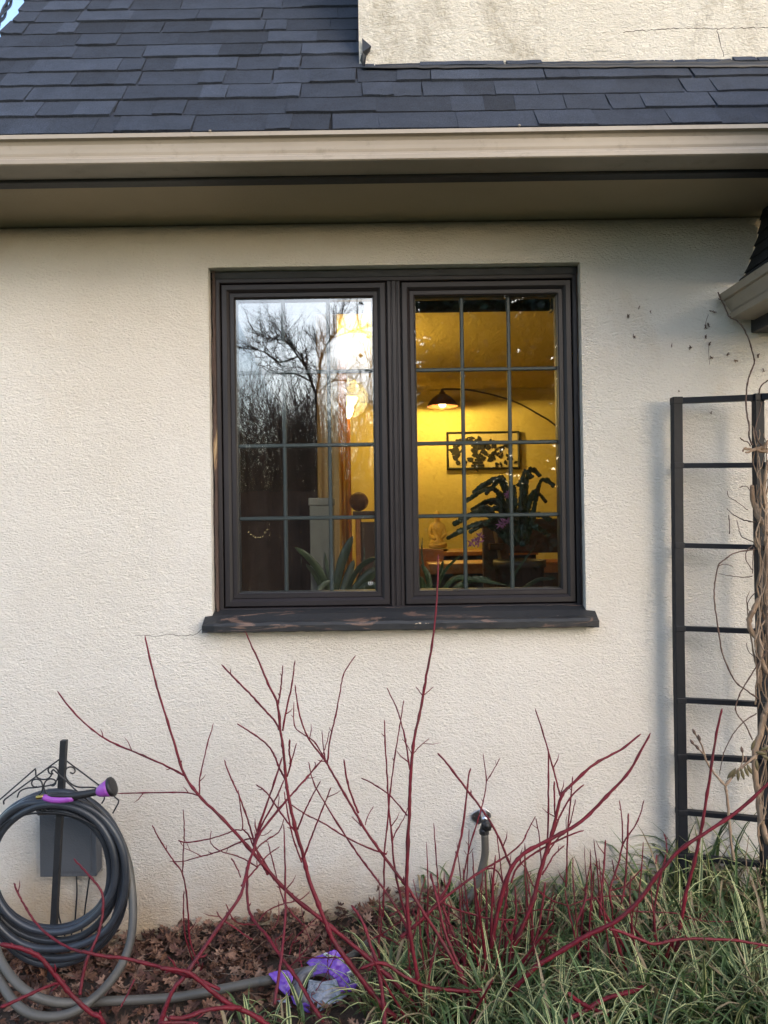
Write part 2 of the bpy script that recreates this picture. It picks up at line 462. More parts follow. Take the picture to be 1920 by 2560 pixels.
# --- shingle roof: courses of laminated tabs with thickness
def roof():
    mb = MB(); r = random.Random(11); e = .098
    base = [(XRK+.02, RY0, RZ0), (XR, RY0, RZ0)]
    def pt(x, s, h): return Vector((x, RY0, RZ0)) + rdir*s + rnor*h
    smax = 2.6; k = 0; s = -.028 - .002
    while s < smax:
        x = XRK - .012 + r.uniform(-.012, .014)
        x -= 0 if k % 2 else r.uniform(0, .004)
        first = True
        while x < XR:
            wdt = r.choice([.06, .08, .10, .12, .14, .16, .19, .22, .26])*r.uniform(.85, 1.15)
            x2 = min(x + wdt, XR)
            raised = r.random() < .55
            hb = .010 if raised else .0055
            g = r.gauss(1, .19); g = max(.55, min(1.6, g)) * (1.14 if raised else .90)
            c = (.033*g, .041*g, .060*g)
            L = e + .03; wav = [r.uniform(-.0018, .0018) for _ in range(5)]
            sl = r.uniform(-.006, .006)
            n = 4; vs = []
            for i in range(n+1):
                xx = lerp(x, x2, i/n)
                lift = r.uniform(0, .0022) + (.004 if (first and i == 0) else 0)
                vs += [pt(xx + sl, s + wav[i], hb*.15 - .002), pt(xx + sl, s + wav[i], hb + lift), pt(xx, s + L, .002)]
            fs = []
            for i in range(n):
                for j in range(2): fs.append((3*i+j, 3*i+3+j, 3*i+4+j, 3*i+1+j))
            fs.append((0, 1, 2)); m = 3*n; fs.append((m, m+2, m+1))
            mb.add(vs, fs, c)
            x = x2 + (.0015 if r.random() < .5 else 0); first = False
        s += e; k += 1
    mb.add([pt(XRK, -.03, -.001), pt(XR, -.03, -.001), pt(XR, smax, -.001), pt(XRK, smax, -.001)], [(0,1,2,3)], (.010,.011,.014))
    mb.add([pt(XRK, -.03, -.012), pt(XR, -.03, -.012), pt(XR, smax, -.012), pt(XRK, smax, -.012)], [(3,2,1,0)], (.010,.011,.014))
    mb.add([pt(XRK, -.03, -.001), pt(XRK, smax, -.001), pt(XRK, smax, -.012), pt(XRK, -.03, -.012)], [(0,1,2,3)], (.010,.011,.014))
    o = mb.build('roof', M['shingle'], house, recalc=False); o['label'] = 'dark slate grey asphalt shingle roof'
roof()
# --- soffit, fascia, gutter
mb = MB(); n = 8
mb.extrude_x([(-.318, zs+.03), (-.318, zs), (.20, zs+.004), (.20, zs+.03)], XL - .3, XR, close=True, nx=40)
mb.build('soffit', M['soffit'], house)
mb = MB(); mb.box((XL-.5, -.362, 2.446), (XR, -.3185, 2.60)); mb.build('fascia', M['black_paint'], house, bevel=.003)
gp = [(-.4505,2.529),(-.4505,2.536),(-.4620,2.536),(-.4635,2.524),(-.452,2.521),(-.4475,2.512),(-.4462,2.500),(-.4455,2.490),(-.4435,2.482),(-.4455,2.475),(-.452,2.4705),(-.4565,2.4690),(-.4570,2.4570),(-.453,2.4540),(-.3640,2.4540),(-.3640,2.556)]
mb = MB(); mb.extrude_x(gp, XL - .6, XR, nx=30)
g = mb.build('gutter', M['gutter'], house, recalc=False)
m_ = g.modifiers.new('t', 'SOLIDIFY'); m_.thickness = .0012; m_.offset = -1
g['label'] = 'long tan gutter above the window'
mb = MB()
for px in (478,): 
    x = P(px, 360, -.46).x; gp2 = [(y - .0016, z) for y, z in gp[2:13]]
    mb.extrude_x(gp2, x, x+.005)
mb.build('gutter_seam', M['gutter'], house)
for px, py in ((1298, 316), (525, 330)):
    c = P(px, py, -.463); mb = MB(); mb.lathe([(.0, .0), (.004, .001), (.0035, .005), (0, .006)], c, 8)
    mb.build('gutter_screw', M['gutter'], house)

# --- lower wing roof and gutter on the right, running towards the viewer
YE = -.03
g0 = P(1797, 737, YE); g1 = P(1801, 747, YE); g2 = P(1812, 768, YE); g25 = P(1817, 780, YE); g3 = P(1826, 786, YE); g4 = P(1829, 794, YE); g5 = P(1885, 800, YE)
gi = P(1803, 735, YE)
YN = -1.3
mb = MB()
pf = [gi, g0, P(1804, 752, YE), P(1812, 753, YE), P(1818, 765, YE), P(1825, 777, YE), P(1829, 782, YE), P(1823, 784, YE), P(1829, 796, YE), g5, P(1885, 705, YE)]
vs = [(p.x, YE, p.z) for p in pf] + [(p.x, YN, p.z) for p in pf]
m = len(pf); mb.add(vs, [(i, i+1, m+i+1, m+i) for i in range(m-1)] + [tuple(range(1, m))[::-1]])
o = mb.build('wing_gutter', M['gutter'], house); o.modifiers.new('t', 'SOLIDIFY').thickness = .0015
o['label'] = 'short tan gutter of the lower roof at the right'
rp = [P(x, y, YE) for x, y in ((1858,700),(1873,680),(1886,645),(1897,612),(1906,580),(1912,545),(1918,510),(1926,470),(1940,400),(1960,300))]
mb = MB(); n = len(rp)
rr = random.Random(3)
vs = []; ys = [YE + .028, YE - .2, YE - .5, YE - .9, YN]
for yy in ys: vs += [(p.x, yy, p.z) for p in rp]
mb.add(vs, [(j*n+i, j*n+i+1, (j+1)*n+i+1, (j+1)*n+i) for j in range(len(ys)-1) for i in range(n-1)], (.022,.024,.030))
for i in range(n-1):        # course butts
    a, b = rp[i], rp[i+1]
    d = Vector((-(b.z-a.z), 0, b.x-a.x)).normalized()*.008
    yy = YE + .02
    while yy > YN:
        L = rr.uniform(.1, .3); g_ = rr.uniform(.7, 1.3); c = (.024*g_, .027*g_, .034*g_); y2 = max(yy - L, YN)
        A0 = Vector((a.x, yy, a.z)); A1 = Vector((a.x, y2, a.z)); B0 = Vector((b.x, yy, b.z)); B1 = Vector((b.x, y2, b.z))
        mb.add([A0, A1, A1+d, A0+d, B0+d*.2, B1+d*.2], [(0,1,2,3),(3,2,5,4)], c); yy = y2
o = mb.build('wing_roof', M['shingle'], house); o['label'] = 'dark flared roof edge at the right'
mb = MB(); a = P(1886, 801, YE); b = P(1900, 828, YE)
mb.box((a.x, YN, b.z), (a.x+.25, YE+.028, a.z + .03)); mb.build('wing_fascia', M['black_paint'], house, bevel=.004)

# --- the window: frame, two sashes, panes, muntins, jamb liners and sill
win = bpy.data.objects.new('window', None); col.objects.link(win); win.parent = house
win['label'] = 'dark brown two casement window with muntin grid'
FY = .045                                       # face of the frame behind the stucco face
def X(px, Y=FY): return P(px, 1105, Y).x
def Z(py, Y=FY): return P(985, py, Y).z
fx0, fx1 = X(542), X(1449); fz1, fz0 = Z(690), Z(1527)
ft = .0165
mb = MB()
mb.ring(fx0, fx1, fz0, fz1, [(0, FY+.11), (0, FY+.002), (.003, FY), (ft-.003, FY+.001), (ft, FY+.004), (ft, FY+.11)])
mx0, mx1 = X(972), X(1006)
mp = [(mx0, FY+.10), (mx0, FY+.006), (mx0+.003, FY+.003), (mx0+.012, FY+.003), (mx0+.014, FY+.007), (mx0+.017, FY+.007), (mx0+.019, FY+.002),
      (mx0+.030, FY+.002), (mx0+.032, FY+.006), (mx0+.035, FY+.006), (mx0+.037, FY+.003), (mx1-.003, FY+.003), (mx1, FY+.006), (mx1, FY+.10)]
m = len(mp)
mb.add([(x, y, fz0+ft) for x, y in mp] + [(x, y, fz1-ft) for x, y in mp], [(i, i+1, m+i+1, m+i) for i in range(m-1)])
mb.box((mx0-.014, FY+.035, fz0+.01), (mx0+.012, FY+.075, fz1-.01)); mb.box((mx1-.012, FY+.035, fz0+.01), (mx1+.014, FY+.075, fz1-.01))
mb.build('frame', M['frame'], win)
mb = MB(); mb.box((fx0-.03, FY+.112, fz0-.03), (fx0+.02, FY+.25, fz1+.02)); mb.box((fx1-.02, FY+.112, fz0-.03), (fx1+.03, FY+.25, fz1+.02))
mb.box((fx0+.02, FY+.112, fz0-.03), (fx1-.02, FY+.25, fz0+.02)); mb.box((fx0+.02, FY+.112, fz1-.02), (fx1-.02, FY+.25, fz1+.02))
mb.build('inner_reveal', M['reveal'], win)
sashes = ((fx0+ft+.004, mx0-.004, (711, 824), 'left'), (mx1+.004, fx1-ft-.004, (1159, 1276), 'right'))
for sx0, sx1, vx, _ in sashes:
    sz0, sz1 = fz0+ft+.004, fz1-ft-.004
    mb = MB(); wv = .0455
    mb.ring(sx0, sx1, sz0, sz1, [(0, FY+.10), (0, FY+.004), (.003, FY+.001), (.018, FY+.001), (.026, FY+.008), (.0275, FY+.010), (.0275, FY+.013), (.029, FY+.011), (wv-.004, FY+.011), (wv, FY+.015), (wv, FY+.060), (wv-.012, FY+.085), (.004, FY+.095)])
    mb.build('sash', M['frame'], win)
    gx0, gx1, gz0, gz1 = sx0+wv, sx1-wv, sz0+wv, sz1-wv
    mb = MB(); mb.add([(gx0-.003, FY+.024, gz0-.003), (gx1+.003, FY+.024, gz0-.003), (gx1+.003, FY+.024, gz1+.003), (gx0-.003, FY+.024, gz1+.003)], [(0,1,2,3)])
    mb.build('pane', M['glass'], win, recalc=False)
    mb = MB(); mb.add([(gx0-.003, FY+.046, gz0-.003), (gx1+.003, FY+.046, gz0-.003), (gx1+.003, FY+.046, gz1+.003), (gx0-.003, FY+.046, gz1+.003)], [(0,1,2,3)])
    mb.build('inner_pane', M['glass'], win, recalc=False)
    mb = MB(); my = FY+.034; hw = .0068
    def bar2(a, b):       # slightly rounded flat grille bar
        d = (Vector(b)-Vector(a)).normalized(); s_ = Vector((d.z, 0, -d.x))
        pr = [(-hw, .003), (-hw*.55, -.001), (hw*.55, -.001), (hw, .003), (hw, .006), (-hw, .006)]
        vs = [Vector(q) + s_*u + Vector((0, v, 0)) for q in (a, b) for u, v in pr]
        mb.add(vs, [(i, (i+1) % 6, 6+(i+1) % 6, 6+i) for i in range(6)])
    for px in vx:
        x = P(px, 1105, my).x; bar2((x, my, gz0), (x, my, gz1))
    cx_ = (gx0+gx1)/2
    for k in (1, 2, 3):
        z = gz1 + (gz0-gz1)*(.2487 if k == 1 else .500 if k == 2 else .748)
        bar2((gx0, my-.0015, z), (gx1, my-.0015, z))
    mb.build('muntins', M['muntin'], win)
    mb = MB(); 
    mb.ring(gx0-.002, gx1+.002, gz0-.002, gz1+.002, [(0, FY+.0245), (.004, FY+.026), (.006, FY+.036), (.006, FY+.055), (-.001, FY+.058)])
    mb.build('glazing_bead', M['black_paint'], win)
    if _ == 'left':      # small etched maker's mark in the corner of the pane: drawn as strokes
        mk = MB(); bx, bz, s_ = P(921, 1462, FY).x, P(921, 1462, FY).z, .0075
        def stroke(pts_):
            for (a, b), (c, d) in zip(pts_, pts_[1:]):
                mk.bar((bx+a*s_, FY+.0225, bz+b*s_), (bx+c*s_, FY+.0225, bz+d*s_), .0011, .0006)
        stroke([(.6,1.1),(0,1.0),(-.1,0)]); stroke([(0,.55),(.5,.6)]); stroke([(-.1,0),(.5,.05)]); stroke([(.8,0),(.9,1.05),(1.3,1.0),(1.3,.6),(.9,.5)])
        stroke([(1.3,0),(1.1,.5)]); stroke([(2.1,1.0),(1.7,.9),(1.7,.6),(2.1,.4),(2.0,.05),(1.6,0)]); stroke([(.3,-.3),(1.5,-.28)]); stroke([(1.0,1.4),(1.2,1.6)])
        mk.build('etched_mark', simple('etched', (.5,.5,.5), .6, .1), win)
# jamb liners between stucco and frame (old weathered trim)
mb = MB()
def ragged(x0, x1, z0, z1, y, vertical, n=40, seed=1):
    r = random.Random(seed); vs = []
    for i in range(n+1):
        t = i/n; j = r.uniform(-.0028, .0028)
        if vertical: vs += [(x0 + j, y, lerp(z0, z1, t)), (x1, y + .006, lerp(z0, z1, t)), (x1, y + .06, lerp(z0, z1, t))]
        else: vs += [(lerp(x0, x1, t), y, z1 + j), (lerp(x0, x1, t), y + .006, z0), (lerp(x0, x1, t), y + .06, z0)]
    mb.add(vs, [(3*i+k, 3*i+3+k, 3*i+4+k, 3*i+1+k) for i in range(n) for k in range(2)])
ragged(wx0+.006, fx0+.002, wz0, wz1, .030, True, seed=2); mb.build('jamb_trim', M['jamb'], win); mb = MB()
ragged(wx1-.006, fx1-.002, wz0, wz1, .030, True, seed=3)
o = mb.build('jamb_trim', M['jamb'], win)
mb = MB(); ragged(wx0, wx1, fz1-.002, wz1-.004, .036, False, seed=4); mb.build('head_trim', M['black_paint'], win)  # trim coloured black to stand in for the shade under the window head
# outer sill with rounded ears
mb = MB()
sx0, sx1 = P(503, 1560, -.055).x, P(1500, 1560, -.055).x
zt, zf, zb_ = P(980, 1534, 0).z, P(980, 1552, -.06).z, P(980, 1577, -.06).z
n = 60; r = random.Random(5); vs = []
for i in range(n+1):
    x = lerp(sx0, sx1, i/n); e_ = min(1, min(i, n-i)/2.0); rnd_ = .012*(1-e_)
    j = r.uniform(-.0012, .0012); j2 = r.uniform(-.001, .001)
    pr = [(.10, zb_+.004), (-.05+j2, zb_+j), (-.058+rnd_+j2, zb_+.005+j), (-.060+rnd_, zf-.010+j), (-.054+rnd_, zf-.001+j-rnd_*.6), (-.030, zf+.004+j-rnd_*.5), (.0, zt+.004-rnd_*.4), (.10, zt+.030)]
    vs += [(x, y, z) for y, z in pr]
m = 8
mb.add(vs, [(i*m+k, (i+1)*m+k, (i+1)*m+(k+1) % m, i*m+(k+1) % m) for i in range(n) for k in range(m)] + [tuple(range(m)), tuple(range(n*m, n*m+m))[::-1]])
o = mb.build('sill', M['sill'], win, smooth=False); o['label'] = 'dark sill with chipped peeling paint'

# ================================================================== THE ROOM BEHIND THE WINDOW
BY, ZC, ZF = 3.2, 2.41, .15
def zb(py, px=1200): return P(px, py, BY).z
mb = MB()
mb.add([(XL+.2, BY, ZF), (XR, BY, ZF), (XR, BY, ZC), (XL+.2, BY, ZC)], [(0,1,2,3)])
mb.add([(XR-.02, .302, ZF), (XR-.02, BY, ZF), (XR-.02, BY, ZC), (XR-.02, .302, ZC)], [(0,1,2,3)])
mb.add([(XL+.22, .302, ZF), (XL+.22, .302, ZC), (XL+.22, BY, ZC), (XL+.22, BY, ZF)], [(0,1,2,3)])
rw = mb.build('room_wall', M['room_wall'], house, recalc=False); rw['label'] = 'yellow lamp lit plaster wall seen inside the window'
mb = MB(); mb.box((XL+.2, .30, ZC), (XR, BY, ZC+.03)); mb.build('ceiling', M['ceiling'], house)
mb = MB(); mb.box((XL+.2, .30, ZF-.05), (XR, BY, ZF)); mb.build('floor', M['room_floor'], house)
mb = MB(); mb.extrude_x([(BY-.002, ZC-.085), (BY-.012, ZC-.08), (BY-.016, ZC-.07), (BY-.05, ZC-.02), (BY-.06, ZC-.016), (BY-.06, ZC-.002)], XL+.22, XR-.02)
mb.build('crown_moulding', M['ceiling'], house)

def light(name, loc, power, colr, size, parent=None):
    l = bpy.data.lights.new(name, 'POINT'); l.energy = power; l.color = colr; l.shadow_soft_size = size
    o = bpy.data.objects.new(name, l); col.objects.link(o); o.location = loc
    return o
def emit(name, c, s):
    a = N(name); a.col((0,0,0)); a.b.inputs['Emission Color'].default_value = (*c, 1); a.b.inputs['Emission Strength'].default_value = s; return a.m
WARM = (1.0, .66, .17)
M['bulb'] = emit('lit_bulb', (1.0, .78, .38), 5)
M['brown_shade'] = simple('brown_shade', (.055,.018,.008), .4, .35, 14)
M['dark_metal'] = simple('dark_lamp_metal', (.03,.016,.010), .4, .2, 20)
# arc lamp by the back wall
AY = 2.75
t = thing('arc_lamp', 'arched floor lamp with a brown dome shade in front of the yellow wall', 'lamp', P(1395, 1560, AY))
def rel(o, pts): return [Vector(p) - o.location for p in pts]
sc_ = P(1106, 1014, AY); ss = PXm(1, AY)
mb = MB(); mb.lathe([(.2*9*ss, 66*0), (9*ss, 0)], (0,0,0), 4); mb = MB()
so = sc_ - t.location
def L(prof): return [(r_*ss, h*ss) for r_, h in prof]
mb.lathe(L([(38,-2),(37,3),(31,12),(22,21),(13,27),(8,29),(7.5,33),(4,35),(4,41),(0,41)]), so, 28)
mb.lathe(L([(0,26),(12,25),(21,19),(30,10),(36,2),(38,-2)]), so, 28)
mb.build('lamp_shade', M['brown_shade'], t, smooth=True)
mb = MB(); mb.lathe(L([(0,-4),(6,-3.5),(9,0),(9,5),(5,11),(0,13)]), so, 16); mb.build('bulb', M['bulb'], t, smooth=True)
apts = [P(x, y, AY) for x, y in ((1106,972),(1108,973),(1125,973),(1165,974),(1205,981),(1250,992),(1300,1010),(1345,1035),(1378,1055),(1410,1085),(1440,1140),(1455,1220),(1450,1330),(1440,1480),(1435,1700))]
mb = MB(); mb.tube(spline(rel(t, apts), 5), 2.3*ss, 8)
mb.build('arm', M['dark_metal'], t, smooth=True)
b0 = P(1435, 1700, AY) - t.location; fz = ZF - t.location.z
mb = MB(); mb.lathe([(0, .03), (.03, .03), (.10, .02), (.12, .0), (0, 0)], (b0.x, b0.y, fz), 24); mb.tube([(b0.x, b0.y, fz+.02), b0 + Vector((0,0,.02))], .012); mb.build('base', M['dark_metal'], t, smooth=True)
light('arc_lamp_light', sc_ + Vector((0, 0, -.004)), 36, WARM, .02)
# uplighter floor lamp seen through the other casement
TY = 1.35
t = thing('torchiere_lamp', 'lit uplighter floor lamp with a pale glass bowl on an orange wooden pole', 'lamp', (P(871,1017,TY).x, TY, ZF))
tz = P(871, 1002, TY).z - ZF; ts = PXm(1, TY)
M['lit_glass'] = emit('lit_lamp_glass', (1.0, .72, .20), 3.2)
mb = MB(); mb.lathe([(24*ts, tz+8*ts), (21*ts, tz-2*ts), (16*ts, tz-10*ts), (13*ts, tz-14*ts)], (0,0,0), 28); o = mb.build('bowl', M['lit_glass'], t, smooth=True)
mb = MB(); mb.lathe([(12*ts, tz-13*ts), (12*ts, tz-26*ts), (7*ts, tz-38*ts), (3*ts, tz-44*ts)], (0,0,0), 20); mb.build('diffuser', emit('lit_diffuser', (1.0,.86,.5), 5), t, smooth=True)
M['orange_wood'] = simple('orange_wood', (.34,.13,.03), .4, .35, 9)
mb = MB(); mb.lathe([(5*ts, 0.02), (5*ts, tz*.45), (7*ts, tz*.46), (7*ts, tz*.48), (4.5*ts, tz*.5), (4*ts, tz-44*ts)], (0,0,0), 14); mb.build('pole', M['orange_wood'], t, smooth=True)
mb = MB(); mb.lathe([(.14, 0), (.14, .015), (.05, .03), (0, .03)], (0,0,0), 24); mb.build('base', M['dark_metal'], t, smooth=True)
light('torchiere_light', (t.location.x, TY, P(871, 992, TY).z), 10.5, WARM, .10)
# curtains: dark lined drape, pale edge, sheer yellow one
def drape(px0, px1, py0, py1, Y, folds, amp, mat, name, label, skew=0, seed=1, group=None):
    r = random.Random(seed); a = P(px0, py0, Y); b = P(px1, py1, Y); n = 70; mrow = 24; vs = []
    for j in range(mrow+1):
        tt = j/mrow
        for i in range(n+1):
            u = i/n
            x = lerp(a.x, b.x, u) + PXm(skew, Y)*(tt**1.5)*(u)
            vs.append((x, Y + amp*math.sin(u*folds*2*math.pi + .8*math.sin(3*tt+seed)) + amp*.3*math.sin(u*folds*5+seed), lerp(a.z, b.z, tt)))
    mb = MB(); mb.add(vs, [(j*(n+1)+i, j*(n+1)+i+1, (j+1)*(n+1)+i+1, (j+1)*(n+1)+i) for j in range(mrow) for i in range(n)])
    o = mb.build(name, mat, None, smooth=True); o.modifiers.new('t', 'SOLIDIFY').thickness = .003
    return tag(o, label, 'curtain', group)
M['dark_drape'] = simple('dark_drape', (.018,.009,.007), .9, .3, 20)
def cloth(name, c, tr):
    a = N(name); a.col(c); a.set(Roughness=.9)
    t2 = a.n('ShaderNodeBsdfTranslucent'); t2.inputs[0].default_value = (*c, 1)
    mx = a.n('ShaderNodeMixShader'); mx.inputs[0].default_value = tr
    a.l(a.b.outputs[0], mx.inputs[1]); a.l(t2.outputs[0], mx.inputs[2]); a.l(mx.outputs[0], a.t.nodes['Material Output'].inputs[0]); return a.m
M['pale_drape'] = cloth('pale_drape', (.55,.45,.26), .5)
M['yellow_drape'] = cloth('yellow_drape', (.62,.42,.10), .55)
drape(560, 800, 690, 1600, .50, 3, .010, M['dark_drape'], 'curtain', 'dark brown drawn curtain filling the side of the left pane', seed=2)
drape(788, 852, 690, 1600, .56, 2.2, .008, M['pale_drape'], 'curtain', 'pale cream curtain edge beside the dark brown curtain', seed=4)
drape(838, 876, 868, 1600, 1.0, 2.5, .02, M['yellow_drape'], 'curtain', 'narrow yellow curtain hanging in front of the lamp pole', seed=7)
# dark blind added for the black strip at the window head
t = thing('head_cylinder', 'added dark blind under the head of the window inside', 'cylinder', (0, .22, Z(742)))
mb = MB(); mb.tube([(fx0+.06, 0, .012), (fx1-.06, 0, .012)], .022, 14); mb.build('roll', M['dark_drape'], t, smooth=True)
for xx in (fx0+.05, fx1-.05):
    mb = MB(); mb.box((xx-.006, -.025, -.012), (xx+.006, .025, .038)); mb.build('bracket', M['dark_metal'], t, bevel=.002)
# wooden pedestal with a wicker ball
WY = .95
c = P(897, 1254, WY); rs = PXm(23, WY)
t = thing('wicker_ball', 'round brown woven wicker ball on a wooden pedestal', 'ball', (c.x, WY, c.z))
mb = MB(); r = random.Random(8)
M['wicker'] = simple('wicker', (.13,.055,.02), .7, .4, 30)
for k in range(26):
    ax = Vector((r.gauss(0,1), r.gauss(0,1), r.gauss(0,1))).normalized(); u = ax.orthogonal().normalized(); v = ax.cross(u)
    pts = [(u*math.cos(a)+v*math.sin(a))*rs*.97 + ax*rs*.2*math.sin(3*a+k) for a in [2*math.pi*q/28 for q in range(29)]]
    mb.tube([p.normalized()*rs for p in pts], rs*.045, 5)
mb.lathe([(rs*.9*math.sin(q*math.pi/12), -rs*.9*math.cos(q*math.pi/12)) for q in range(13)], (0,0,0), 20)
mb.build('weave', M['wicker'], t, smooth=True)
p0 = P(889, 1280, WY); p1 = P(938, 1290, WY)
t = thing('pedestal', 'slim wooden pedestal table with a dark board top under the wicker ball', 'table', (p0.x, WY, ZF))
topz = c.z - rs - ZF - .002
M['dark_wood'] = simple('dark_wood', (.05,.022,.012), .45, .4, 8)
mb = MB(); mb.box((-.01, -.09, topz-.02), (p1.x-p0.x+.06, .12, topz)); mb.build('top', M['dark_wood'], t, bevel=.003)
for xx in (0.012, p1.x-p0.x+.03):
    for yy in (-.07, .10):
        mb = MB(); mb.box((xx-.011, yy-.011, 0), (xx+.011, yy+.011, topz-.0205)); mb.build('leg', M['orange_wood'], t, bevel=.003)
mb = MB(); mb.box((.025, -.06, .02), (p1.x-p0.x+.015, .09, topz-.05)); mb.build('panel', M['dark_wood'], t)
# pale grey storage box
a_, b_ = P(777, 1246, .42), P(836, 1475, .42)
t = thing('storage_box', 'plain pale grey box with a lid standing on the floor behind the left pane', 'box', (a_.x, .36, ZF))
M['pale_grey'] = simple('pale_grey', (.17,.165,.15), .8, .2, 6)
hh = a_.z - ZF
mb = MB(); mb.box((0, 0, 0), (b_.x-a_.x, .10, hh-.03)); mb.build('body', M['pale_grey'], t, bevel=.004)
mb = MB(); mb.box((-.004, -.004, hh-.0295), (b_.x-a_.x+.004, .104, hh)); mb.build('lid', M['pale_grey'], t, bevel=.004)
# picture on the back wall
PY = BY - .03
a_, b_ = P(1116, 1080, PY), P(1300, 1172, PY)
t = thing('picture_frame', 'wide dark framed picture of black branches hanging on the yellow wall', 'picture', (a_.x, PY, b_.z))
W_, H_ = b_.x-a_.x, a_.z-b_.z; fw = PXm(5, PY)
mb = MB(); mb.ring(0, W_, 0, H_, [(0, .028), (0, -.004), (fw*.4, -.012), (fw, -.004), (fw, .006)]); mb.build('frame', M['black_paint'], t)
mb = MB(); mb.add([(fw, .004, fw), (W_-fw, .004, fw), (W_-fw, .004, H_-fw), (fw, .004, H_-fw)], [(0,1,2,3)]); mb.build('backing', simple('picture_paper', (.60,.50,.24), .7, .15, 6), t, recalc=False)
mb = MB(); r = random.Random(21)
def leafy(mb, p, ang, ln, wd, y, n=5):
    d = Vector((math.cos(ang), 0, math.sin(ang))); s_ = Vector((-d.z, 0, d.x)); vs = []
    for i in range(n+1):
        q = i/n; ww = wd*math.sin(math.pi*min(1, q*.92+.04)); cpt = p + d*ln*q
        vs += [cpt + s_*ww + Vector((0, y, 0)), cpt - s_*ww + Vector((0, y, 0))]
    mb.add(vs, [(2*i, 2*i+1, 2*i+3, 2*i+2) for i in range(n)])
def art_pt(u, v): return Vector((W_*u, .001, H_*v))
for chain in ([(.06,.45),(.14,.62),(.22,.70),(.30,.85)], [(.14,.62),(.18,.4),(.12,.28)], [(.30,.85),(.42,.62),(.40,.40)], [(.44,.35),(.52,.62),(.62,.72)], [(.60,.3),(.70,.55),(.85,.62)]):
    pp = spline([art_pt(*q) for q in chain], 5); mb.tube(pp, .006, 5)
    for q in pp[::2]:
        leafy(mb, q, r.uniform(0, 6.28), r.uniform(.03,.055), r.uniform(.008,.014), -.001)
for k in range(34):
    leafy(mb, art_pt(r.uniform(.06,.62), r.uniform(.12,.72)), r.uniform(0,6.28), r.uniform(.03,.07), r.uniform(.012,.022), -.002-.0002*k)
for k in range(26): leafy(mb, art_pt(r.uniform(.60,.95), r.uniform(.1,.75)), r.uniform(0,6.28), r.uniform(.02,.05), .010, -.002-.0002*k)
for (u, v, ww) in ((.42,.10,.09),(.42,.18,.075),(.43,.25,.05)): mb.box(tuple(art_pt(u-ww, v-.035)+Vector((0,-.004,0))), tuple(art_pt(u+ww, v+.03)+Vector((0,-.001,0))))
mb.build('artwork', simple('picture_ink', (.012,.010,.008), .6, .2), t)
# seated statue: robe, head with topknot, on its plinth
SY = 1.9
s0 = P(1094, 1372, SY); k_ = PXm(1, SY)
t = thing('seated_statue', 'gilded seated figure statue with robe and topknot against the yellow wall', 'statue', s0)
M['gilt'] = simple('gilt', (.58,.40,.11), .4, .3, 25, metal=0, bump=.002, bscale=60)
bm_ = bpy.data.meshes.new('figure'); bmm = bmesh.new()
sk = {'pel': ((0,0,14), 15), 'belly': ((0,0,32), 13), 'chest': ((0,0,52), 14.5), 'neck': ((0,-1,68), 6), 'head': ((0,-2,79), 9.5), 'crown': ((0,-1,88), 7), 'knot': ((0,0,95), 5),
      'kl': ((-20,-12,8), 8.5), 'kr': ((20,-12,8), 8.5), 'fl': ((3,-19,6), 6), 'fr': ((-3,-19,7), 6), 'sl': ((-15,0,58), 7), 'sr': ((15,0,58), 7), 'el': ((-20,-3,36), 5.5), 'er': ((20,-3,36), 5.5), 'hl': ((-5,-15,23), 4.5), 'hr': ((6,-15,24), 4.5)}
lay = bmm.verts.layers.skin.verify(); idx = {}
for nm, (p, rr_) in sk.items(): idx[nm] = bmm.verts.new([q*k_ for q in p])
for a, b in (('pel','belly'),('belly','chest'),('chest','neck'),('neck','head'),('head','crown'),('crown','knot'),('pel','kl'),('pel','kr'),('kl','fl'),('kr','fr'),('chest','sl'),('chest','sr'),('sl','el'),('sr','er'),('el','hl'),('er','hr')):
    bmm.edges.new((idx[a], idx[b]))
for nm, (p, rr_) in sk.items():
    idx[nm][lay].radius = (rr_*k_, rr_*k_*.85); idx[nm][lay].use_root = nm == 'pel'
bmm.to_mesh(bm_); bmm.free(); bm_.materials.append(M['gilt'])
o = bpy.data.objects.new('figure', bm_); col.objects.link(o); o.parent = t
o.modifiers.new('skin', 'SKIN'); sb = o.modifiers.new('sub', 'SUBSURF'); sb.levels = 2; sb.render_levels = 2
for p in o.data.polygons: p.use_smooth = True
mb = MB()
for q in range(9):      # folds of the robe across the chest and the lap
    a = -0.9 + q*.22
    mb.tube(spline([Vector((-13+q*2.2, -9.5, 56-q*2))*k_, Vector((-4+q*1.6, -14, 42-q*2.5))*k_, Vector((8+q*.8, -13, 30-q*1.5))*k_], 4), 1.1*k_, 5)
for q in range(4): mb.tube(spline([Vector((-20+q, -16, 15-q*3))*k_, Vector((0, -25+q, 10-q*2.6))*k_, Vector((20-q, -16, 15-q*3))*k_], 5), 1.2*k_, 5)
mb.build('robe', M['gilt'], t, smooth=True); mb = MB()
mb.tube(spline([Vector((-2,-12,82))*k_, Vector((0,-13,78.5))*k_, Vector((0,-11.5,77))*k_], 3), 1.0*k_, 5)
mb.build('face', M['gilt'], t, smooth=True)
mb = MB(); mb.lathe([(0, 0), (24*k_, 0), (26*k_, -2*k_), (24*k_, -5*k_), (0, -5*k_)], (0, -.01, 0), 24); mb.build('plinth', M['dark_wood'], t)
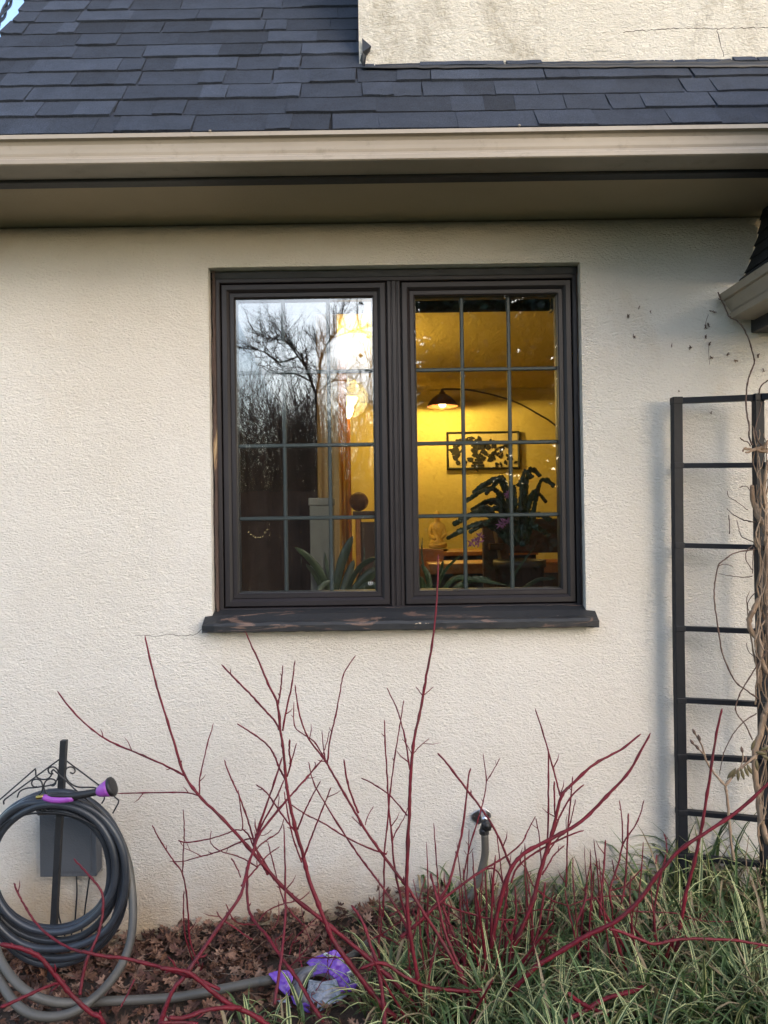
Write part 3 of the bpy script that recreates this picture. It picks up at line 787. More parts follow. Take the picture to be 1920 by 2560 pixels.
# cabinet that carries statue
a_, b_ = P(1010, 1378, SY), P(1330, 1378, SY)
t = thing('sideboard', 'low dark sideboard under the gilded statue', 'sideboard', (a_.x, SY, ZF))
hh = s0.z - 5*k_ - ZF - .001
M['plum'] = simple('plum_lacquer', (.035,.016,.018), .4, .3, 8)
mb = MB(); mb.box((0, -.12, 0), (b_.x-a_.x, .25, hh-.025)); mb.build('body', M['plum'], t, bevel=.004)
mb = MB(); mb.box((-.01, -.14, hh-.0245), (b_.x-a_.x+.01, .27, hh)); mb.build('top', M['orange_wood'], t, bevel=.004)
for q in range(3):
    ww = (b_.x-a_.x)/3; mb = MB(); mb.box((q*ww+.015, -.132, .05), ((q+1)*ww-.015, -.1205, hh-.05)); d = mb.build('door', M['plum'], t, bevel=.003)
    mb = MB(); mb.lathe([(0,0),(.010,.003),(.008,.014),(0,.016)], (q*ww+.05, -.1325, hh*.55), 10, M=Matrix.Rotation(math.pi/2, 4, 'X')); mb.build('knob', M['brass'], d)
# wooden chair with slatted back
CY = 1.25
a_, b_ = P(1050, 1370, CY), P(1102, 1500, CY)
t = thing('wooden_chair', 'orange wooden chair with a slatted back in front of the statue', 'chair', (a_.x, CY, ZF))
W_ = b_.x - a_.x + .22; th = a_.z - ZF; x0 = -.20
sh = .45
mb = MB(); mb.box((x0, -.38, sh-.03), (x0+W_, .0, sh)); mb.build('seat', M['orange_wood'], t, bevel=.006)
for xx in (x0+.02, x0+W_-.02):
    mb = MB(); mb.tube([(xx, -.01, 0), (xx, .0, sh), (xx, .03, th-.06)], [.014, .018, .015], 8); mb.build('leg', M['orange_wood'], t, smooth=True)
    mb = MB(); mb.tube([(xx, -.35, 0), (xx, -.35, sh-.031)], [.013, .018], 8); mb.build('leg', M['orange_wood'], t, smooth=True)
mb = MB(); n = 12
mb.add([(lerp(x0, x0+W_, i/n), .03+.03*math.sin(math.pi*i/n)+dy, th - .012*abs(i/n-.5)*2 - dz) for i in range(n+1) for dy, dz in ((0,0),(0,.09),(.018,.09),(.018,0))],
       [(4*i+k, 4*i+4+k, 4*i+4+(k+1) % 4, 4*i+(k+1) % 4) for i in range(n) for k in range(4)]); mb.build('top_rail', M['orange_wood'], t, bevel=.004)
mb = MB(); mb.box((x0, .012, th-.19), (x0+W_, .03, th-.16)); mb.build('cross_rail', M['orange_wood'], t, bevel=.003)
for q in range(5):
    xx = x0 + W_*(q+1)/6; mb = MB(); mb.box((xx-.012, .01, sh), (xx+.012, .022, th-.085)); mb.build('slat', M['orange_wood'], t)
# trestle bench: upright with through tenon and wedge, long orange seat
BYY = 1.0
a_ = P(1205, 1310, BYY); b_ = P(1270, 1310, BYY)
t = thing('trestle_bench', 'brown wooden trestle bench end with a through tenon and pale wedge', 'bench', (a_.x, BYY, ZF))
M['mid_wood'] = simple('mid_wood', (.10,.045,.018), .45, .4, 7)
hh = a_.z - ZF; W_ = b_.x - a_.x
mb = MB(); vs = []
pr = [(-.045, 0), (-.04, .08), (.004, hh*.55), (0, hh-.01), (.01, hh), (W_-.01, hh), (W_, hh-.01), (W_-.004, hh*.55), (W_+.04, .08), (W_+.045, 0)]
m = len(pr); mb.add([(x, y, z) for y in (-.02, .02) for x, z in pr], [tuple(range(m)), tuple(range(m, 2*m))[::-1]] + [(i, (i+1) % m, m+(i+1) % m, m+i) for i in range(m)])
mb.build('upright', M['mid_wood'], t, bevel=.003)
zt_ = P(1243, 1365, BYY).z - ZF
mb = MB(); mb.box((W_*.2, -.075, zt_-.014), (W_*.78, -.0205, zt_+.014)); mb.build('tenon', M['mid_wood'], t, bevel=.002)
mb = MB(); mb.bar((W_*.42, -.05, zt_+.075), (W_*.62, -.05, zt_-.07), .014, .012); mb.build('wedge', simple('pale_wood', (.30,.19,.09), .5, .3, 9), t, bevel=.002)
zq = P(1330, 1405, BYY+.1).z - ZF
mb = MB(); mb.box((-.25, .06, zq-.05), (1.0, .36, zq)); mb.build('seat', M['orange_wood'], t, bevel=.005)
mb = MB(); mb.box((-.25, .10, .06), (1.0, .13, zq-.052)); mb.build('apron', M['plum'], t)
mb = MB(); mb.box((.18, .38, zq+.03), (1.0, .42, hh+.02)); mb.build('backrest', M['plum'], t, bevel=.01)
# houseplants on the inner sill: strap-leaved plant, and a big drooping cactus with pink flowers
M['strap_leaf'] = simple('strap_leaf', (.035,.055,.025), .4, .4, 10)
M['dark_leaf'] = simple('dark_leaf', (.022,.034,.020), .4, .4, 14)
M['pot'] = simple('dark_pot', (.035,.025,.022), .5, .3, 10)
M['flower'] = simple('pink_flower', (.30,.11,.26), .6, .25, 30)
def strap(mb, pts, wmax, Y0, Y1, n=4):
    pp = spline([P(x, y, lerp(Y0, Y1, i/max(1, len(pts)-1))) for i, (x, y) in enumerate(pts)], n)
    m_ = len(pp); vs = []
    for i, p in enumerate(pp):
        tgt = (pp[min(i+1, m_-1)] - pp[max(i-1, 0)]).normalized(); s_ = tgt.cross(Vector((0,1,0))).normalized()
        q = i/(m_-1); ww = wmax*(.55+.45*math.sin(math.pi*min(q*1.1,1)))*(1 if q < .8 else max(.12, 1-((q-.8)/.2)**2))
        vs += [p + s_*ww, p + Vector((0,.006,0)), p - s_*ww]
    mb.add(vs, [(3*i+k, 3*i+3+k, 3*i+4+k, 3*i+1+k) for i in range(m_-1) for k in range(2)])
t = thing('strap_leaf_plant', 'green plant with broad strap leaves arching behind the left pane', 'plant', P(860, 1530, .33))
def worldpart(mb, name, mat, t, smooth=True, thick=0):
    mb.v = [tuple(Vector(p) - t.location) for p in mb.v]
    o = mb.build(name, mat, t, smooth=smooth)
    if thick: o.modifiers.new('t', 'SOLIDIFY').thickness = thick
    return o
mb = MB()
for pts, ww, y1 in (([(830,1500),(800,1430),(770,1392),(737,1368)], .014, .28), ([(815,1500),(790,1440),(765,1410)], .010, .32), ([(835,1500),(850,1420),(868,1370),(882,1340)], .018, .34), ([(850,1500),(870,1440),(885,1400)], .016, .36),
                ([(860,1500),(890,1430),(925,1400),(945,1398)], .010, .27), ([(860,1510),(905,1455),(935,1430),(955,1440)], .022, .33), ([(830,1510),(822,1450),(812,1380)], .009, .35), ([(880,1510),(915,1470),(945,1465)], .02, .3), ([(870,1500),(905,1420),(912,1370)], .004, .36),
                ([(870,1500),(930,1425),(938,1370)], .003, .36), ([(845,1510),(830,1460),(800,1470),(790,1500)], .012, .3)):
    strap(mb, pts, ww, .33, y1)
worldpart(mb, 'leaves', M['strap_leaf'], t, thick=.002)
def pot(px, Y, rr_, ztop, t):
    c = P(px, 1500, Y) - t.location; zt_ = ztop - t.location.z; zb_ = ZF + .55 - t.location.z
    mb = MB(); mb.lathe([(0, zb_), (rr_*.7, zb_), (rr_, zt_-.03), (rr_*1.08, zt_-.028), (rr_*1.08, zt_), (rr_*.95, zt_), (rr_*.9, zt_-.02), (0, zt_-.02)], (c.x, c.y, 0), 24); return mb.build('pot', M['pot'], t, smooth=True)
pot(850, .36, .09, P(850, 1505, .36).z, t)
t = thing('trailing_cactus', 'dark drooping leafy cactus with pink flowers behind the right pane', 'plant', P(1300, 1440, .5))
mb = MB(); r = random.Random(31); fl_ = MB()
tips = [(1150,1300),(1165,1252),(1185,1232),(1205,1215),(1235,1205),(1120,1345),(1135,1310),(1195,1290),(1210,1310),(1240,1310),(1365,1255),(1378,1300),(1330,1195),(1350,1190),(1385,1215),(1310,1275),(1345,1290),(1372,1340),(1290,1300),(1270,1290),(1175,1330),(1250,1240),(1275,1225),(1295,1215),(1225,1260),(1335,1250),(1320,1320),(1265,1330),(1355,1330),(1145,1330),(1160,1300),(1180,1275),(1200,1262),(1215,1235)]
for i, (tx, ty) in enumerate(tips):
    bx, by = 1300 + r.uniform(-18, 18), 1392; Y0, Y1 = .55, .55 + r.uniform(-.12, .12)
    mid = ((bx*.45+tx*.55), min(by, ty) - r.uniform(4, 26) - abs(tx-bx)*.07)
    pts = spline([P(bx, by, Y0), P(bx + (mid[0]-bx)*.5, (by+mid[1])/2-15, Y0), P(*mid, (Y0+Y1)/2), P(tx, ty, Y1)], 4)
    for a, b in zip(pts[2:], pts[3:]):      # chain of flat notched segments
        d = (b-a); ln = d.length*1.25; d.normalize(); s_ = d.cross(Vector((r.uniform(-.5,.5),1,r.uniform(-.5,.5)))).normalized(); ww = r.uniform(.008,.0135)
        vs = []
        for q, f in ((0,.55),(.25,1.0),(.5,.85),(.75,1.0),(1,.5)): vs += [a+d*ln*q+s_*ww*f, a+d*ln*q+Vector((0,.003,0)), a+d*ln*q-s_*ww*f]
        mb.add(vs, [(3*j+k, 3*j+3+k, 3*j+4+k, 3*j+1+k) for j in range(4) for k in range(2)])
worldpart(mb, 'leaves', M['dark_leaf'], t, thick=.002)
for (fx, fy) in ((1190,1352),(1180,1358),(1200,1342),(1198,1356),(1258,1308),(1268,1302),(1250,1312),(1270,1235)):
    for k in range(9):
        leafy(fl_, P(fx, fy, .46), r.uniform(0, 6.28), r.uniform(.012,.024), .003, r.uniform(-.01,.01), 3)
worldpart(fl_, 'flower', M['flower'], t, thick=.001)
pot(1300, .57, .10, P(1300, 1400, .57).z, t)
t = thing('spiky_plant', 'low spiky plant with narrow blades at the foot of the right pane', 'plant', P(1090, 1530, .36))
mb = MB()
for pts, ww, y1 in (([(1085,1500),(1110,1430),(1155,1385)], .006, .3), ([(1080,1500),(1070,1440),(1052,1410)], .011, .35), ([(1075,1500),(1060,1470),(1050,1440)], .014, .33), ([(1090,1500),(1135,1448),(1190,1450),(1265,1462)], .010, .33),
                ([(1085,1500),(1100,1440),(1108,1400)], .008, .36), ([(1260,1500),(1290,1430),(1335,1370)], .0045, .34), ([(1270,1500),(1340,1452),(1385,1448)], .008, .34), ([(1100,1505),(1170,1452),(1230,1448)], .012, .36), ([(1078,1500),(1056,1400),(1056,1345)], .0035, .36)):
    strap(mb, pts, ww, .36, y1)
worldpart(mb, 'leaves', M['strap_leaf'], t, thick=.002)
pot(1095, .38, .09, P(1095, 1510, .38).z, t)

# ================================================================== GARDEN: ground, leaf litter, grass
gtab = []
for px, py in ((-200, 2412), (20, 2400), (200, 2372), (400, 2344), (816, 2298), (852, 2290), (940, 2276), (1080, 2282), (1500, 2270), (1900, 2270), (2400, 2262)):
    p = P(px, py, 0); gtab.append((p.x, p.z))
def gz(x, y):
    h = interp(gtab, x); t = min(1, max(0, (-y - .9)/2.0)); t = t*t*(3-2*t)
    return lerp(h, -.02, t) + .016*noise.noise(Vector((x*3, y*3, 0)))*(1-t)
def ground():
    xs = [-60,-30,-15,-8,-5,-3.5] + [-2.6 + .1*i for i in range(57)] + [4,6,9,16,30,60]
    ys = [60, 30, 12, 4, 1, .3] + [.15 - .06*i for i in range(34)] + [-2.2,-2.6,-3.2,-4,-5,-7,-9,-12,-18,-30,-60]
    mb = MB(); vs = [(x, y, gz(x, y) - (.25 if abs(x) > 20 or y < -20 else 0) - (.35 if y > .2 else 0)) for y in ys for x in xs]; n = len(xs)
    mb.add(vs, [(j*n+i, j*n+i+1, (j+1)*n+i+1, (j+1)*n+i) for j in range(len(ys)-1) for i in range(n-1)])
    o = mb.build('ground', M['soil'], smooth=True, recalc=False); o['kind'] = 'structure'
    for p in o.data.polygons: pass
    return o
gnd = ground()
gnd.data.flip_normals()

# maple leaves: lobed, curled, in a drift along the wall
def maple(mb, p, size, r, c, up=None):
    lobes = [(-.5,.02),(-.62,.30),(-.34,.30),(-.46,.74),(-.16,.55),(0,1.0),(.16,.55),(.46,.74),(.34,.30),(.62,.30),(.5,.02),(.12,.05),(0,-.08),(-.12,.05)]
    yaw = r.uniform(0, 6.283); M3 = Matrix.Rotation(yaw, 3, 'Z')
    tl = Matrix.Rotation(r.gauss(0, .5), 3, 'X') @ Matrix.Rotation(r.gauss(0, .5), 3, 'Y'); curl = r.uniform(-.2, 1.0)
    vs = [Vector((0,.28,0))]
    for x, y in lobes:
        d2 = x*x + (y-.3)**2; vs.append(Vector((x*r.uniform(.85,1.1), y, curl*d2*.8 + r.uniform(-.05,.05))))
    vs = [p + (tl @ (M3 @ (v - Vector((0,.3,0))))) * size for v in vs]; m = len(lobes)
    mb.add(vs, [(0, 1+i, 1+(i+1) % m) for i in range(m)], c)
def litter():
    mb = MB(); r = random.Random(17)
    pal = [(.105,.060,.040), (.075,.042,.030), (.135,.080,.055), (.050,.028,.021), (.16,.105,.075), (.088,.050,.042), (.19,.135,.10), (.034,.020,.016)]
    for k in range(5600):
        x = r.uniform(-1.75, 1.5)
        y = -abs(r.gauss(0, .36)) - .005
        if y < -1.5: continue
        if x > .25 and r.random() < .45: continue
        drift = max(0, .05*math.exp(-(y/.16)**2)) * (1.5 if -.05 < x < .35 else .7)
        z = gz(x, y) + r.uniform(.004, .022) + drift*r.uniform(0, 1.0)
        c = r.choice(pal); g = r.uniform(.95, 1.75); s_ = r.choice([.019,.023,.028,.032,.037])
        maple(mb, Vector((x, y, z)), s_, r, (c[0]*g*1.1, c[1]*g*.94, c[2]*g*.88))
    for k in range(500):        # twigs and leaf stalks
        x, y = r.uniform(-1.6, 1.4), -abs(r.gauss(0, .35)) - .01; a = r.uniform(0, 6.28); L_ = r.uniform(.02, .07); z = gz(x, y) + .02 + r.uniform(0,.015)
        mb.tube([(x, y, z), (x+L_*math.cos(a), y+L_*math.sin(a), z+r.uniform(-.01,.015))], .0011, 4, r.choice(pal))
    o = mb.build('leaf_litter', M['leaf_litter'], recalc=False)
    return tag(o, 'drift of dead brown maple leaves on the bed along the wall', 'leaves', kind='stuff')
litter()

def blades():
    mb = MB(); r = random.Random(23)
    def blade(base, yaw, L_, droop, wd, dead):
        n = 7; vs = []; p = Vector(base); el = r.uniform(1.05, 1.5); d = Vector((math.cos(yaw), math.sin(yaw), 0)); side = Vector((-d.y, d.x, 0))
        st = L_/n
        for i in range(n+1):
            q = i/n; ww = wd*(1 - q**2.2)*(.7+.3*min(1, q*4)) + .0002
            vs += [p - side*ww, p - side*ww*.42 + Vector((0,0,-ww*.35)), p + side*ww*.42 + Vector((0,0,-ww*.35)), p + side*ww]
            e = el - droop*q**1.4
            p = p + (d*math.cos(e) + Vector((0,0,1))*math.sin(e))*st
            p.z = max(p.z, gz(p.x, p.y)+.004); p.y = min(p.y, -.004)
        g = r.uniform(.7, 1.25)
        if dead: gc = ec = (.24*g, .18*g, .10*g)
        else:
            gc = (.036*g, .068*g, .018*g)
            ec = (.41*g, .42*g, .19*g) if r.random() < .5 else (.075*g, .12*g, .035*g)
        for i in range(n):
            for k in range(3):
                mb.f.append([len(mb.v)+4*i+k, len(mb.v)+4*i+4+k, len(mb.v)+4*i+5+k, len(mb.v)+4*i+1+k]); mb.c.append(gc if k == 1 else ec)
        mb.v += [tuple(v) for v in vs]
    tufts = []
    def tuft_at(px, py, n, L_, spread=.05):
        # a tuft whose foot is seen at this point of the bed
        d = ray(px, py); t0 = 1.0
        for _ in range(60):
            q = CAM + d*t0; 
            if q.z < gz(q.x, q.y): break
            t0 += .03
        q = CAM + d*t0; tufts.append((q.x, min(q.y, -.03), n, L_, spread))
    for px, py, n, L_ in ((1085,2330,60,.17),(1150,2310,55,.17),(1235,2320,60,.19),(1320,2330,60,.20),(1400,2320,55,.18),(1480,2330,60,.20),(1560,2330,70,.24),(1640,2320,80,.27),(1720,2310,90,.32),(1800,2310,95,.34),(1880,2320,95,.34),(1960,2330,80,.34),
                       (1075,2410,70,.19),(1165,2400,70,.19),(1260,2400,60,.19),(1350,2410,70,.2),(1440,2400,70,.2),(1540,2400,80,.24),(1640,2410,90,.27),(1740,2400,95,.28),(1840,2410,95,.28),(1930,2410,90,.28),
                       (1000,2500,70,.19),(1080,2500,70,.2),(1180,2490,70,.2),(1290,2500,70,.2),(1400,2500,70,.2),(1500,2500,80,.22),(1600,2500,80,.24),(1700,2500,95,.26),(1800,2500,95,.26),(1900,2500,95,.26),
                       (960,2580,80,.2),(1060,2590,80,.2),(1170,2590,80,.2),(1280,2600,80,.2),(1400,2600,80,.2),(1520,2600,80,.22),(1640,2600,90,.24),(1760,2600,90,.24),(1880,2600,90,.24),
                       (680,2590,34,.11),(735,2600,30,.11),(620,2610,30,.10),(1000,2440,40,.14)):
        tuft_at(px, py, n, L_)
    for k in range(70):
        x = r.uniform(.05, 1.7); tufts.append((x, r.uniform(-1.25, -.5), 70, .22, .06))
    for (x, y, n, L_, sp) in tufts:
        lean = r.uniform(0, 6.28)
        for k in range(int(n*.52)):
            a = r.uniform(0, 6.283); rr_ = abs(r.gauss(0, sp)); bx, by = x + rr_*math.cos(a), min(-.006, y + rr_*math.sin(a))
            yaw = a + r.gauss(0, .9)
            blade((bx, by, gz(bx, by)+.002), yaw, L_*r.uniform(.6, 1.4), r.uniform(.7, 3.0), r.choice([.0022,.0034,.0044,.0054,.0066]), r.random() < .15)
    o = mb.build('grass', M['blade'], recalc=False)
    return tag(o, 'variegated green and cream grassy clumps covering the bed', 'grass', kind='stuff')
blades()

# ================================================================== GARDEN THINGS BY THE WALL
# ---- grey utility box on the wall with two cables
a_, b_ = P(*K(1, 322, 640), -.04), P(*K(1, 716, 1118), -.04)
t = thing('utility_box', 'grey rectangular utility box on the stucco wall behind the coiled hose', 'utility box', ((a_.x+b_.x)/2, 0, b_.z))
W_, H_ = b_.x-a_.x, a_.z-b_.z
mb = MB(); mb.box((-W_/2, -.055, 0), (W_/2, -.001, H_)); mb.build('body', M['box_grey'], t, bevel=.006)
mb = MB(); mb.box((-W_/2-.004, -.068, .004), (W_/2+.004, -.0555, H_+.004)); mb.box((-W_/2+.045, -.072, .02), (W_/2-.012, -.0675, H_-.02)); mb.build('lid', M['box_grey'], t, bevel=.004)
for k, (pts) in enumerate((((557,1122),(560,1250),(552,1380),(545,1460),(520,1560),(500,1680)), ((655,1118),(640,1220),(622,1350),(612,1430),(590,1560),(575,1690)), ((425,1130),(425,1380),(440,1470),(470,1560),(480,1700)))):
    mb = MB(); mb.tube([p - t.location for p in spline([P(*K(1, x, y), -.025) for x, y in pts], 5)], [PXm(1.9, 0)]*(5*(len(pts)-1)+1), 8); mb.build('cable', M['cable'], t, smooth=True)
# ---- wrought-iron hose stand
HY = -.20
def H(x, y, Y=HY, k=1): return P(*K(k, x, y), Y)
base = P(*K(1, 352, 1850), HY)
t = thing('hose_stand', 'black wrought iron hose stand with scrolled crest by the wall', 'hose stand', (base.x, HY, gz(base.x, HY)-.02))
rel_ = lambda pts: [Vector(p) - t.location for p in pts]
mb = MB(); top = H(466, 146) - t.location; bot = H(356, 1830) - t.location; bot.z -= .12
mid = [top.lerp(bot, q/8) for q in range(9)]
hw = PXm(7.6, HY); vs = []
for i, p in enumerate(mid):
    for a, b in ((-1,-1),(1,-1),(1,1),(-1,1)): vs.append(p + Vector((a*hw, b*hw, 0)))
mb.add(vs, [(4*i+k, 4*i+4+k, 4*i+4+(k+1) % 4, 4*i+(k+1) % 4) for i in range(8) for k in range(4)] + [(0,1,2,3), (35,34,33,32)])
mb.build('post', M['iron'], t, bevel=.0015)
wr = PXm(1.9, HY)
def wire(name, paths, Y, k=11, r_=wr, sub=5):
    mb = MB()
    for pts in paths: mb.tube(spline(rel_([H(x, y, Y, k) for x, y in pts]), sub), r_, 7)
    return mb.build(name, M['iron'], t, smooth=True)
def poly(pts, n=5):     # straight-sided wire: resample with tight corners
    out = []
    for (a, b), (c, d) in zip(pts, pts[1:]):
        for q in (0.02, .5, .98): out.append((lerp(a, c, q), lerp(b, d, q)))
    return out
wire('crest_frame', [poly([(48,640),(44,600),(70,570),(735,82),(800,100),(1195,395),(1360,515),(1450,590),(1440,630),(1375,750)])], HY+.03, sub=3)
wire('front_frame', [poly([(-60,640),(0,580),(425,210),(435,225)]) + [(440,290),(480,325),(545,335),(600,315),(632,270),(632,235),(650,215)] + poly([(670,230),(930,470),(1200,700),(1275,780),(1262,830)])], HY-.05, sub=3)
wire('scroll', [[(650,265),(610,262),(588,225),(605,190),(660,185),(705,225),(712,290),(685,360),(640,398),(560,415),(440,432),(330,442),(245,480),(210,555)],
                [(855,250),(890,262),(915,240),(905,200),(860,182),(810,205),(795,270),(820,340),(880,395),(960,428),(1080,430),(1170,440),(1240,500),(1275,560),(1240,628)]], HY+.03)
wire('scroll', [[(450,422),(415,425),(388,390),(400,345),(450,332),(500,355),(520,420),(510,480),(460,540)],
                [(612,400),(650,412),(680,380),(665,340),(610,328),(560,355),(535,420),(555,490),(610,550),(680,590),(790,600),(900,590),(990,605),(1045,650),(1065,700),(1060,760)],
                [(470,690),(430,690),(415,650),(450,610)], [(520,680),(515,715),(480,728),(440,712),(425,690)], [(630,690),(610,718),(570,715),(545,690)]], HY-.05)
for (x, y) in ((740, 90), (1270, 790), (420, 700), (780, 735)):
    mb = MB(); p = H(x, y, HY, 11) - t.location; mb.lathe([(0,-.006),(.005,-.004),(.006,0),(.005,.004),(0,.006)], p, 8)
    mb.build('rivet', M['iron'], t, smooth=True)
mb = MB()           # curved saddle plate that carries the coil
for Y in (HY-.05, HY+.03):
    mb.tube(spline(rel_([H(x, y, Y, 11) for x, y in ((-40,985),(60,870),(180,800),(330,760),(500,742),(700,745),(790,760),(960,800),(1100,870),(1200,930),(1260,990))]), 4), PXm(2.4, HY), 7)
for x, y in ((180,800),(500,742),(790,757),(1100,870)): mb.tube(rel_([H(x, y, HY-.055, 11), H(x, y, HY+.035, 11)]), PXm(2.2, HY), 6)
mb.build('saddle', M['iron'], t, smooth=True)
# ---- dark hose: one long coil hung on the stand
def loop(pts, k, Ys, closed=True): return pts
mb = MB(); hr = PXm(9.2, HY)
coil = []; r = random.Random(4)
loops = [  # cx, cy, rx, ry in crop 1 pixels, depth offset
    (374, 1088, 428, 430, -.015), (386, 1078, 450, 462, -.055), (384, 1098, 488, 506, -.004), (400, 1146, 492, 592, -.030), (392, 1128, 522, 545, -.050), (402, 1150, 516, 622, -.008)]
ang0 = math.pi*.5; tot = []
for li, (cx, cy, rx, ry, dy) in enumerate(loops):
    nx_ = loops[min(li+1, len(loops)-1)]
    for q in range(40):
        tt = q/40; th = -math.pi/2 - .2 + 2*math.pi*tt
        f = tt*tt*(3-2*tt) if tt > .0 else 0
        f = max(0, (tt-.75)/.25); f = f*f*(3-2*f)
        X_, Y_ = lerp(cx, nx_[0], f) , lerp(cy, nx_[1], f)
        ex = lerp(rx, nx_[2], f); ey = lerp(ry, nx_[3], f); dd = lerp(dy, nx_[4], f)
        sx, sy = math.cos(th), math.sin(th)
        # hose hangs: upper half follows the saddle, lower half relaxed
        px = X_ + ex*(abs(sx)**.94)*(1 if sx > 0 else -1)
        py = Y_ + ey*(abs(sy)**.94)*(1 if sy > 0 else -1)
        wob = 5*math.sin(3*th + li*1.7) + 4*math.sin(5*th + li)
        tot.append(P(*K(1, px + wob*.5, py + wob), HY + dd*.9))
mb.tube(spline(tot, 2), hr, 12)
o = mb.build('garden_hose', M['rubber'], smooth=True)
tag(o, 'dark blue grey garden hose coiled on the iron stand', 'hose')
# ---- faded grey hose: a wide slack loop that runs on along the bed to the faucet
hr2 = PXm(10.0, HY)
gp_ = [(330,560,-.20),(520,560,-.20),(700,650,-.20),(830,790,-.20),(915,980,-.20),(955,1180,-.22),(968,1400,-.26),(950,1600,-.31),(890,1770,-.36),(780,1930,-.42),(640,2060,-.47),(520,2130,-.49),(380,2160,-.50),(230,2140,-.50),(110,2060,-.48),(20,1930,-.44),(-70,1740,-.38),(-110,1560,-.30),(-95,1450,-.27),(-60,1560,-.33),(0,1740,-.40),(100,1890,-.44),(220,1990,-.46),(360,2045,-.46),(520,2062,-.45),(700,2050,-.42)]
pts = [P(*K(1, x, y), Y) for x, y, Y in gp_]
pts += [P(*K(4, x, y), -.40) for x, y in ((40,1205),(250,1175),(480,1130),(680,1090),(800,1068))] 
pts += [P(*K(5, x, y), Y) for x, y, Y in ((-120,960,-.30),(60,925,-.22),(240,885,-.17),(400,840,-.14),(520,780,-.12),(620,700,-.105),(690,620,-.09),(760,510,-.07),(810,410,-.06),(848,290,-.055),(865,190,-.055),(862,70,-.058))]
for p in pts[:-12]:
    p.z = max(p.z, gz(p.x, p.y) + hr2 + .006)
for p in pts[-12:-5]: p.z = max(p.z, gz(p.x, p.y) + hr2 + .004)
mb = MB(); mb.tube(spline(pts, 6), hr2, 10)
o = mb.build('grey_hose', M['grey_hose'], smooth=True)
tag(o, 'faded grey hose looping down and across the leaves to the wall faucet', 'hose')
# ---- purple spray nozzle lying on the coil
NY = HY - .085
def Nz(x, y): return P(*K(11, x, y), NY)
t = thing('spray_nozzle', 'purple and black spray nozzle lying on top of the coiled hose', 'spray nozzle', Nz(760, 570))
nr = lambda px: PXm(px/1659*340, NY)
def part(name, mat, pts, rads, n=14, sub=3):
    mb = MB(); pp = [Nz(x, y) - t.location for x, y in pts]
    mb.tube(pp, [nr(q) for q in rads], n); return mb.build(name, mat, t, smooth=True)
part('connector', M['brass'], [(445,556),(460,553),(475,551),(490,549),(505,547),(520,545),(535,543)], [20,24,22,25,22,26,24], 16)
part('handle', M['purple'], [(528,548),(560,560),(640,578),(740,582),(830,572),(895,556)], [34,40,44,42,42,40])
part('grip', M['black_plastic'], [(575,540),(650,532),(760,530),(850,535),(930,530),(1000,520),(1090,505),(1160,490),(1215,480)], [16,26,30,34,46,47,44,42,46])
part('head', M['purple'], [(1185,496),(1205,488),(1240,474),(1300,449),(1345,430)], [44,60,76,98,112], 24)
part('face', M['black_plastic'], [(1343,431),(1346,430),(1372,419),(1384,414),(1386,413)], [110,118,118,108,70], 24)
part('trigger', M['black_plastic'], [(905,590),(940,560),(955,530)], [14,26,20])
# ---- faucet on the wall
t = thing('wall_faucet', 'zinc wall faucet with a dark handle fixed to the stucco', 'faucet', P(*K(12, 730, 840), 0))
fk = PXm(1/13.825, -.02)
def F(x, y, Y): return P(*K(12, x, y), Y) - t.location
mb = MB(); out = [(395,780),(600,630),(740,575),(870,570),(960,640),(1060,720),(1075,860),(960,960),(800,1060),(640,1110),(480,1010),(395,920)]
vs = [F(x, y, -.002) for x, y in out] + [F(x, y, -.007) for x, y in out]; m = len(out)
mb.add(vs, [tuple(range(m)), tuple(range(m, 2*m))[::-1]] + [(i, (i+1) % m, m+(i+1) % m, m+i) for i in range(m)]); mb.build('flange', M['zinc'], t, bevel=.001)
mb = MB(); 
for x, y in ((485,860),(1000,800)):
    mb = MB(); mb.tube([F(x, y, -.0065), F(x, y, -.0095), F(x, y, -.0105)], [.0036, .0036, .002], 10); mb.build('screw', M['dark_metal'], t)
mb = MB(); mb.tube([F(800,800,-.006), F(815,830,-.03), F(850,900,-.045), F(870,1000,-.055)], [.012,.0115,.0115,.012], 16); mb.build('spout', M['zinc'], t, smooth=True)
mb = MB(); c = F(920,1140,-.064); n = 40; vs = []
prf = [(.0, -.016), (.0055, -.016), (.0065, -.012), (.010, -.012), (.0175, -.010), (.0185, -.004), (.0185, .004), (.012, .010), (0, .010)]
for ri, (rr_, yy) in enumerate(prf):
    for q in range(n):
        a = 2*math.pi*q/n; f = 1 + (.09*math.cos(a*7) if rr_ > .012 else 0); vs.append(c + Vector((rr_*f*math.cos(a), yy, rr_*f*math.sin(a))))
mb.add(vs, [(i*n+q, i*n+(q+1) % n, (i+1)*n+(q+1) % n, (i+1)*n+q) for i in range(len(prf)-1) for q in range(n)]); mb.build('handle', M['black_plastic'], t, smooth=True)
mb = MB(); mb.tube([F(840,1180,-.056), F(830,1300,-.058), F(832,1310,-.058), F(836,1440,-.058)], [.013,.014,.0165,.0165], 12); mb.build('coupling', M['black_plastic'], t, smooth=False)

